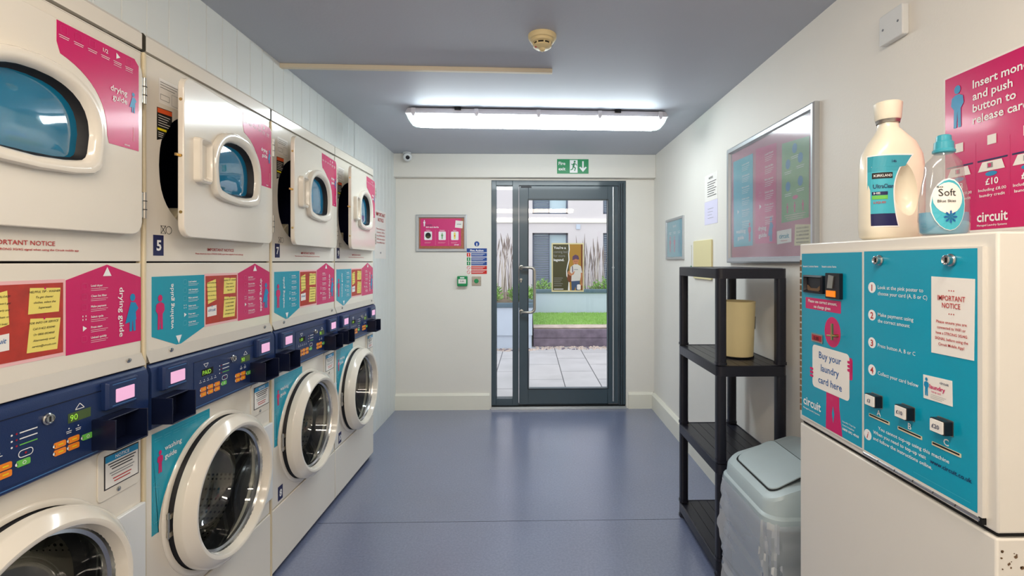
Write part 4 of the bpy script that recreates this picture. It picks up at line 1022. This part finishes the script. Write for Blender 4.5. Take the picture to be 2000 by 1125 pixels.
# cream bucket
bk = thing('bucket', (.992, 2.315, tiers[1]), 'cream plastic bucket on the second shelf of the black unit', 'bucket')
MB().lathe((0,0,0),(0,0,1),[(0,0),(0,.068),(.006,.073),(.255,.082),(.262,.084),(.264,.081),(.255,.079),(.01,.070),(.01,0)],'bucket_plastic',48).build('body', bk, smooth=35)
MB().lathe((0,0,0),(0,0,1),[(.0,.070),(.006,.0755),(.0,.0755)],'gap_dark',40).build('base_ring', bk)
MB().prism([(.078,-.016,.13),(.078,.016,.13),(.080,.016,.19),(.080,-.016,.19)],(.004,0,0),'black_plastic').build('handle', bk, bevel=.002)

# ================================================================ SWING BIN
bn = thing('swing_bin', (0,0,0), 'grey swing-lid bin with a clear liner between the shelving and the card machine', 'bin')
bx0, bx1, by0, by1 = .775, 1.125, 1.575, 1.985
mb = MB(); cx_, cy_ = (bx0+bx1)/2, (by0+by1)/2
def sc(k, z, r=.06, x0=bx0, x1=bx1, y0=by0, y1=by1):
    return [(cx_+(a-cx_)*k, cy_+(b-cy_)*k, z) for a,b in rrect(x0,x1,y0,y1,r,6)]
mb.strip([sc(.78,.0),sc(.80,.02),sc(.93,.515)],'bin_body',True,True); part_label(mb.build('body', bn, smooth=35), 'grey tapered bin body')
# lid: skirt, ledge, sloping top with hinged flap
def lid(k, zf, zb, r=.06, dx=0):
    out = []
    for a, b in rrect(bx0,bx1,by0,by1,r,6):
        x = cx_+(a-cx_)*k+dx; y = cy_+(b-cy_)*k; t = min(1.0, max(0.0, (x-bx0)/(.205)))
        bulge = .012*(1-((y-cy_)/.2)**2) if t < .5 else 0
        out.append((x, y, zf+(zb-zf)*t))
    return out
mb = MB(); mb.strip([lid(1.0,.495,.495), lid(1.0,.528,.528), lid(.985,.532,.532), lid(.95,.536,.536), lid(.93,.565,.655), lid(.90,.572,.668), lid(.80,.574,.671)],'bin_grey',True,False,True)
ldm = part_label(mb.build('lid', bn, smooth=30), 'grey sloping lid')
mb = MB(); pts = rrect(bx0+.045,.965,by0+.06,by1-.06,.03,6)
def zt(x): return .5755+(.6725-.5755)*min(1,(x-bx0)/.205)
gap = [(a,b,zt(a)+.0012) for a,b in rrect(bx0+.040,.970,by0+.054,by1-.054,.03,6)]
mb.poly(gap,'gap_dark'); mb.strip([[(a,b,zt(a)+.001) for a,b in pts],[(a,b,zt(a)+.005) for a,b in pts]],'bin_grey',True,False,True); mb.build('flap', ldm, fix=False)
# liner
random.seed(11)
mb = MB(); loops = []; base = rrect(bx0,bx1,by0,by1,.05,10); N = len(base)
ph = [random.uniform(0, 6.28) for _ in range(6)]
for k in range(23):
    z = .515-k*.0225; t = k/22; out = []
    for i, (a, b) in enumerate(base):
        an = 2*PI*i/N; s_ = (1.005 if k == 0 else 1.02)-.12*t**1.5
        wob = .014*math.sin(5*an+ph[0]+t*5)+.012*math.sin(9*an+ph[1]-t*7)+.009*math.sin(17*an+ph[2]+t*11)+random.uniform(-.010,.010)
        wob *= min(1, .2+t*2.5); s2 = s_+wob*3.2
        x = cx_+(a-cx_)*s2; y = cy_+(b-cy_)*s2
        x = min(x, 1.150); y = max(min(y, 2.065), 1.5)
        out.append((x, y, max(.004, z+random.uniform(-.004,.004))))
    loops.append(out)
mb.strip(loops,'bag_film'); part_label(mb.build('bin_liner', bn, smooth=24), 'crumpled clear plastic liner')

# ================================================================ BOTTLES
def loft_bottle(mb, secs, m, n=40, e=2.4):
    """secs: (z, x0, x1, depth) ; x = long side"""
    loops = []
    for z, x0, x1, dp in secs:
        loops.append([(a, b, z) for a, b in superell((x0+x1)/2, 0, (x1-x0)/2, dp/2, e, n)])
    mb.strip(loops, m, True, True, True)
b1 = thing('detergent_bottle', (.872, 1.17, 1.434), 'large cream detergent jug with a blue and green label on top of the card machine', 'bottle', rotz=math.radians(0))
mb = MB(); loft_bottle(mb, [(0,-.052,.068,.075),(.006,-.060,.077,.085),(.03,-.062,.080,.09),(.11,-.062,.082,.09),(.17,-.061,.082,.09),(.205,-.056,.076,.088),(.235,-.040,.060,.078),(.258,-.024,.034,.060),(.270,-.019,.023,.044),(.280,-.018,.022,.041),(.292,-.018,.022,.041)],'bottle_cream',64,2.6)
body = mb.build('jug', b1, smooth=60)
# moulded grip: hollow scooped out with a boolean
cut = bmesh.new(); bmesh.ops.create_uvsphere(cut, u_segments=32, v_segments=20, radius=1)
cme = bpy.data.meshes.new('cut'); cut.to_mesh(cme); cut.free(); co = bpy.data.objects.new('cut', cme); C.objects.link(co)
co.matrix_world = b1.matrix_basis @ Matrix.Translation((.010,-.052,.118)) @ Matrix.Rotation(math.radians(-10),4,'Y') @ Matrix.Diagonal((.031,.034,.066,1))
bm_ = body.modifiers.new('b','BOOLEAN'); bm_.object = co; bm_.operation = 'DIFFERENCE'; bm_.solver = 'EXACT'
bpy.context.view_layer.update(); dg = bpy.context.evaluated_depsgraph_get(); nm = bpy.data.meshes.new_from_object(body.evaluated_get(dg)); body.modifiers.clear(); body.data = nm; nm.materials.clear(); nm.materials.append(MATS['bottle_cream'])
for p_ in nm.polygons: p_.use_smooth = True; p_.material_index = 0
nm.set_sharp_from_angle(angle=math.radians(50))
bpy.data.objects.remove(co)
MB().lathe((.002,0,.283),(0,0,1),[(0,.024),(.010,.026),(.012,.0275)],'steel_brushed',40).build('neck_ring', b1, smooth=True)
mb = MB().lathe((.002,0,.291),(0,0,1),[(0,.026),(.004,.0275),(.040,.030),(.043,.027),(.043,0)],'bottle_cream',48,True); mb.build('cap', b1, smooth=35)
# label wraps the near-left side of the jug
def surf_y(x, x0, x1, dp, e=2.6):
    c_ = (x0+x1)/2; t = min(1, abs((x-c_)/((x1-x0)/2))); return -(dp/2)*(1-t**e)**(1/e)
def wrap_label(pts, f, n=10):
    return [f(a,b) for a,b in pts]
mb = MB()
def lb(u, v, off=.0008):     # u in -.060..+.02 across, v height
    x0, x1, dp = -.0615, .081, .09
    return (u, surf_y(u, x0, x1, dp)-off, v)
def lab_patch(u0, u1, v0, v1, m, off=.0008, f=lb, nu=14, edge=None):
    us = [u0+(u1-u0)*k/nu for k in range(nu+1)]
    if edge: loops = [[f(u0+(edge(v)-u0)*k/nu, v, off) for k in range(nu+1)] for v in [v0+(v1-v0)*j/16 for j in range(17)]]
    else: loops = [[f(u, v, off) for u in us] for v in (v0, v1)]
    mb.strip(loops, m, False)
def ed(v):          # right edge of the label follows the scooped grip
    t = (v-.03)/.165; return -.018+ .030*(2*t-1)**2*(1 if t > .5 else .35)+(.012 if t > .85 else 0)
lab_patch(-.0605, 0, .028, .200, 'white_ink', .0006, edge=lambda v: ed(v)+.003)
lab_patch(-.0600, 0, .160, .197, 'cap_teal', .0010, edge=ed); lab_patch(-.0600, 0, .098, .160, 'teal_light', .0010, edge=ed)
lab_patch(-.0600, 0, .060, .098, 'teal_light', .0010, edge=ed); lab_patch(-.0600, 0, .031, .060, 'navy_ink', .0010, edge=ed)
lab_patch(-.056,-.020,.143,.157,'label_black',.0018); lab_patch(-.056,-.030,.104,.112,'navy_ink',.0018); lab_patch(-.056,-.030,.094,.103,'green_key',.0018)
def lab_text(t, u, v, h, m, fit, f=lb, off=.0025, bold=.01):
    vs, fs, (a, b) = glyphs(t, bold); k = h/.72; kx = fit/(b-a)
    mb.add([f(u+(x-a)*kx, v+y*k, off) for x, y in vs], fs, m)
lab_text('KIRKLAND',-.054,.147,.006,'white_ink',.032); lab_text('UltraClean',-.055,.120,.010,'navy_ink',.036); lab_text('146',-.022,.180,.006,'navy_ink',.010)
lab_text('LIQUID',-.054,.084,.005,'sign_red',.020); lab_text('HE',-.054,.106,.005,'white_ink',.010)
mb.build('label', b1, fix=False)
# softener
b2 = thing('softener_bottle', (.853, .985, 1.434), 'clear fabric softener bottle with blue liquid and teal cap on the card machine', 'bottle')
secs = [(0,-.040,.040,.050),(.004,-.047,.047,.056),(.03,-.049,.049,.058),(.07,-.047,.047,.057),(.10,-.041,.041,.052),(.118,-.037,.037,.048),(.130,-.036,.036,.046),(.142,-.034,.034,.043),(.152,-.024,.024,.036),(.160,-.016,.016,.030),(.168,-.015,.015,.030)]
mb = MB(); loft_bottle(mb, secs, 'bottle_clear', 48, 2.2); mb.build('clear_body', b2, smooth=60)
mb = MB(); loft_bottle(mb, [(z,a*.96,b*.96,dp*.94) for z,a,b,dp in ((.002,-.040,.040,.050),(.006,-.047,.047,.056),(.03,-.049,.049,.058),(.044,-.0485,.0485,.0575))],'liquid_blue',48,2.2); part_label(mb.build('liquid', b2, smooth=60), 'blue liquid')
mb = MB().lathe((0,0,.160),(0,0,1),[(0,.0165),(.002,.0195),(.006,.0195),(.008,.0175),(.022,.0165),(.024,.0135),(.034,.0125),(.036,.010),(.036,0)],'cap_teal',40,True); mb.build('cap', b2, smooth=35)
mb = MB()
def lb2(u, v, off=.0008):
    t = v; w2 = .049 if v < .07 else .049-(v-.07)*.2; return (u, surf_y(u, -w2, w2, .058-(max(0,v-.07))*.12, 2.2)-off, v)
def oval(c, ru, rv, m, off):
    n = 20; loops = [[lb2(c[0]+ru*s_*math.cos(2*PI*k/n), c[1]+rv*s_*math.sin(2*PI*k/n), off) for k in range(n)] for s_ in (1,.66,.33,.02)]
    mb.strip(loops, m)
oval((-.012,.058),.031,.050,'white_ink',.0006); oval((-.012,.057),.0295,.048,'teal_light',.0010) ; oval((-.014,.070),.026,.030,'paper',.0014)
lab_text('Soft',-.032,.074,.014,'black_ink',.030,lb2,.0024,.0); lab_text('Blue Skies',-.034,.062,.005,'black_ink',.032,lb2,.0024); lab_text('So',-.034,.090,.004,'black_ink',.010,lb2,.0024)
for k in range(8):
    a = 2*PI*k/8; mb.poly([lb2(-.012,.034,.0026), lb2(-.012+.010*math.cos(a-.2),.034+.010*math.sin(a-.2),.0026), lb2(-.012+.013*math.cos(a),.034+.013*math.sin(a),.0026), lb2(-.012+.010*math.cos(a+.2),.034+.010*math.sin(a+.2),.0026)],'blue_ink')
mb.build('label', b2, fix=False)
b2.scale = (1.0, 1.0, 1.055)

# ================================================================ POSTER ON THE DOOR GLASS
mb = MB(); d = Dec(mb, (.199, 4.584, 1.095), (1,0,0), EZ, .0004)
Wp, Hp = .305, .460
d.plate([(0,0),(Wp,0),(Wp,Hp),(0,Hp)],'paper_cream',.0012); d.O += d.N*.0012
d.rect(.012,.165,.014,Hp-.012,'olive',1); d.rect(.165,.278,.014,Hp-.012,'ochre',1); d.rect(.278,.294,.014,Hp-.012,'brown',1)
d.poly([(.155,.014),(.172,.014),(.168,.10),(.178,.13),(.150,.16),(.146,.2),(.160,.26),(.170,.30),(.166,.36),(.172,.40),(.168,.448),(.160,.448),(.162,.40),(.157,.36),(.160,.30),(.150,.26),(.138,.2),(.140,.15),(.162,.11)],'white_ink',1.5)
for k, t in enumerate(("You're a",'coming back','for more','legend.')): d.text(t,.020,.405-k*.038,.024,'white_ink' if k in (0,3) else 'grey_ink',bold=.02 if k in (0,3) else 0,fit=(.115,.145,.108,.10)[k])
d.bars(.022,.13,.085,5,.018,.004,'grey_ink'); d.bars(.022,.026,.09,1,.01,.006,'white_ink')
# walking man in cap and t-shirt
d.poly(ell(.228,.290,.028,.038,18),'skin',2); d.poly(ell(.219,.288,.004,.0025,8),'black_ink',2.6).poly(ell(.239,.288,.004,.0025,8),'black_ink',2.6).poly([(.227,.286),(.233,.282),(.224,.282)],'brown',2.6).poly([(.218,.264),(.229,.261),(.240,.264),(.229,.268)],'brown',2.6); d.poly([(.196,.300),(.200,.335),(.225,.352),(.252,.340),(.262,.308),(.245,.304),(.230,.312),(.210,.302)],'plum',3)
d.poly([(.180,.235),(.214,.260),(.246,.260),(.278,.240),(.290,.180),(.282,.170),(.268,.105),(.186,.100),(.190,.170),(.172,.185)],'shirt',2.5)
d.poly([(.172,.190),(.190,.170),(.200,.180),(.222,.200),(.210,.165),(.180,.150),(.150,.170),(.158,.2)],'skin',3); d.poly([(.276,.180),(.290,.180),(.286,.10),(.292,.06),(.276,.06)],'skin',2.6)
d.poly([(.186,.110),(.268,.108),(.266,.014),(.232,.014),(.226,.05),(.216,.014),(.190,.014)],'jeans',2.4)
d.poly([(.150,.16),(.170,.155),(.188,.15),(.186,.095),(.165,.090),(.148,.12)],'brown',2.8); d.poly([(.192,.240),(.200,.246),(.204,.190),(.196,.180)],'plum',3)
d.text('men',.230,.205,.012,'grey_ink','c',l=4) if False else d.bars(.230,.21,.04,1,.01,.006,'grey_ink',align='c',l=4)
d.poly(rrect(.240,.275,.02,.070,.01),'paper',3)
tag(mb.build('advert_poster', fix=False), 'poster on the door glass, man in cap and t-shirt on a green and gold ground', 'poster')

# ================================================================ OUTSIDE
struct(MB().box(-8, 9, YB+.10, 16, -.16, -.02, 'paving').build('ground'))
# gravel strip
mb = MB(); random.seed(3)
for k in range(900):
    x = random.uniform(-2.4,3.4); y = random.uniform(7.72,7.975) if x > .08 else random.uniform(7.6,7.80)
    r = random.uniform(.008,.022); n = 6; a0_ = random.uniform(0,1)
    lo = [(x+r*math.cos(a0_+i*PI/3)*random.uniform(.8,1.2), y+r*math.sin(a0_+i*PI/3)*random.uniform(.8,1.2), -.02) for i in range(n)]
    up = [(x+(p_[0]-x)*.75, y+(p_[1]-y)*.75, -.02+r*.8) for p_ in lo]
    mb.strip([lo,up],'stone' if k % 4 else 'timber_dark',True,False,True)
tag(mb.build('gravel', fix=False), 'strip of pale gravel at the foot of the timber edging outside', 'gravel', kind='stuff')
# sleeper edging and lawn
f = thing('sleeper_edging', (0.05, 8.0, -.02), 'dark timber sleeper edging holding up the lawn outside the door', 'edging')
for k in range(2): MB().box(0,3.6,0,.12,k*.14+.002,k*.14+.138,'timber_dark').build('sleeper', f, bevel=.006)
mb = MB().box(.05,3.65,8.12,10.4,-.02,.27,'soil'); mb.box(.05,3.65,8.125,8.5,.27,.280,'stone'); tag(mb.build('lawn_bed'), 'raised soil bed under the lawn behind the timber edging', 'garden bed')
mb = MB(); random.seed(5)
mb.poly([(.05,8.5,.282),(3.65,8.5,.282),(3.65,10.4,.282),(.05,10.4,.282)],'lawn')
for k in range(9000):
    x = random.uniform(.06,2.6); y = 8.5+1.89*random.random(); h = random.uniform(.015,.04); a = random.uniform(0,PI); dx, dy = .006*math.cos(a), .006*math.sin(a)
    mb.add([(x-dx,y-dy,.282),(x+dx,y+dy,.282),(x+random.uniform(-.012,.012),y+random.uniform(-.012,.012),.282+h)],[(0,1,2)],'grass_blade')
tag(mb.build('grass', fix=False), 'bright green lawn beyond the glass door', 'grass', kind='stuff')
# far garden wall with coping
f = thing('garden_wall', (0.0, 10.42, -.02), 'low pale wall with slate coping behind the lawn', 'wall')
MB().box(.03,3.8,0,.2,0,.73,'garden_wall').build('wall_face', f); MB().box(.03,3.8,-.04,.24,.73,.80,'coping').build('coping', f, bevel=.01)
# left planter
f = thing('raised_planter', (-2.4, 7.85, -.02), 'pale rendered planter with slate coping seen through the narrow side pane', 'planter')
MB().box(0,2.43,0,2.77,.21,.66,'garden_wall').box(.0,2.42,.03,2.75,0,.21,'garden_wall').build('planter_wall', f)
MB().box(-.02,2.45,-.03,2.8,.66,.73,'coping').build('coping', f, bevel=.01)
MB().box(.1,2.36,.12,2.7,.73,.745,'soil').build('soil', f)
# planting
def shrub(loc, w_, h_, n, label, m='leaf', seed=1, group=None):
    random.seed(seed); mb = MB(); z0_ = .6 if loc[2] < 0 else 0; h_ = h_+(.15 if z0_ else 0)
    for k in range(n):
        a = random.uniform(0,2*PI); rr = random.random()**.6; x = w_*rr*math.cos(a); y = .14*rr*math.sin(a); z = z0_+h_*random.random()*(1-.5*rr)
        s_ = random.uniform(.02,.045); t = Vector((random.uniform(-1,1),random.uniform(-1,1),random.uniform(.2,1))).normalized(); b = t.cross(Vector((random.uniform(-1,1),random.uniform(-1,1),.3))).normalized()
        p0 = Vector((x,y,z)); mb.poly([p0, p0+t*s_+b*s_*.4, p0+t*s_*2, p0+t*s_-b*s_*.4], m)
    f = thing('shrub', loc, label, 'shrub', group); mb.build('foliage', f, fix=False)
    ms = MB()
    for k in range(8): a = k*.8; ms.tube([(0,0,0),(w_*.5*math.cos(a),.08*math.sin(a),z0_+h_*.6)],.006,'reed_dark',5)
    ms.build('stem', f); return f
shrub((-.72,8.12,.73),.22,.34,700,'green shrub in the planter at the left edge of the side pane',seed=2)
shrub((-.15,8.12,.73),.22,.30,700,'green shrub in the planter, seen just left of the door stile',seed=3)
shrub((.28,10.85,-.02),.30,.30,600,'low green shrub behind the coping, left of the door poster',seed=4)
shrub((.95,10.85,-.02),.30,.26,600,'low green shrub behind the coping, below the door poster',seed=5)
shrub((1.62,10.85,-.02),.30,.32,600,'low green shrub behind the coping at the right of the door glass',seed=6)
def reeds(loc, w_, h_, n, label, seed):
    random.seed(seed); f = thing('ornamental_grass', loc, label, 'grass clump'); mb = MB(); mp = MB()
    for k in range(n):
        x = random.uniform(-w_,w_); y = random.uniform(-.12,.12); h = h_*random.uniform(.7,1); dx = random.uniform(-.12,.12)
        mb.tube([(x,y,0),(x+dx*.4,y,h*.6),(x+dx,y,h)],[.006,.004,.002],'reed' if k % 2 else 'reed_dark',4,False)
        if k % 2 == 0:
            mp.tube([(x+dx*.75,y,h*.84),(x+dx*.9,y,h*.94),(x+dx*1.1,y,h*1.06)],[.004,.014,.002],'reed_dark',5,False)
    mb.build('stalk', f, fix=False); mp.build('plume', f, fix=False); return f
reeds((-.42,8.60,.73),.30,1.10,60,'tall dried ornamental grass with dark plumes, seen through the narrow side pane',8)
reeds((1.45,11.35,-.02),.30,1.95,60,'pale dried ornamental grass against the building, right of the door poster',9)
# building across the courtyard
f = thing('apartment_building', (0, 12.0, -.02), 'pale rendered building with louvred windows across the courtyard', 'building')
bz = 9.0; wins = []
wx = [(-2.7,-1.82),(.05,.93),(1.80,2.68)]; wz = [(.55,2.11),(2.58,4.14),(4.61,6.17)]
xs = [-7]+[v for p_ in wx for v in p_]+[8]; mb = MB()
for i in range(0, len(xs), 2): mb.box(xs[i],xs[i+1],0,.5,0,bz,'building_render')
for a, b in wx:
    z = 0
    for c_, e_ in wz: mb.box(a,b,0,.5,z,c_,'building_render'); z = e_
    mb.box(a,b,0,.5,z,bz,'building_render')
mb.build('wall', f)
for z in (2.36, 4.40): MB().box(-7,8,-.04,.0,z,z+.10,'building_band').build('string_course', f)
mat('far_glass', (176, 196, 206), 0.08, spec=0.8)
for a, b in wx:
    for c_, e_ in wz:
        mb = MB(); t = .04
        for q in ((a,a+t,c_,e_),(b-t,b,c_,e_),(a,b,c_,c_+t),(a,b,e_-t,e_),(a+.40,a+.43,c_,e_)): mb.box(q[0],q[1],.12,.18,q[2],q[3],'window_frame')
        wn = mb.build('window', f)
        MB().box(a,b,.16,.17,c_,e_,'far_glass').build('pane', wn)
        mb = MB(); nn = 26
        for k in range(nn):
            z = c_+t+k*(e_-c_-2*t)/nn; mb.poly([(a+t,.10,z),(a+.40,.10,z),(a+.40,.13,z+.034),(a+t,.13,z+.034)],'shutter')
        part_label(mb.build('louvre', wn, fix=False), 'grey louvred panel')
mb = MB().box(1.13,1.23,-.03,0,2.20,2.32,'garden_wall'); mb.build('wall_vent', f)
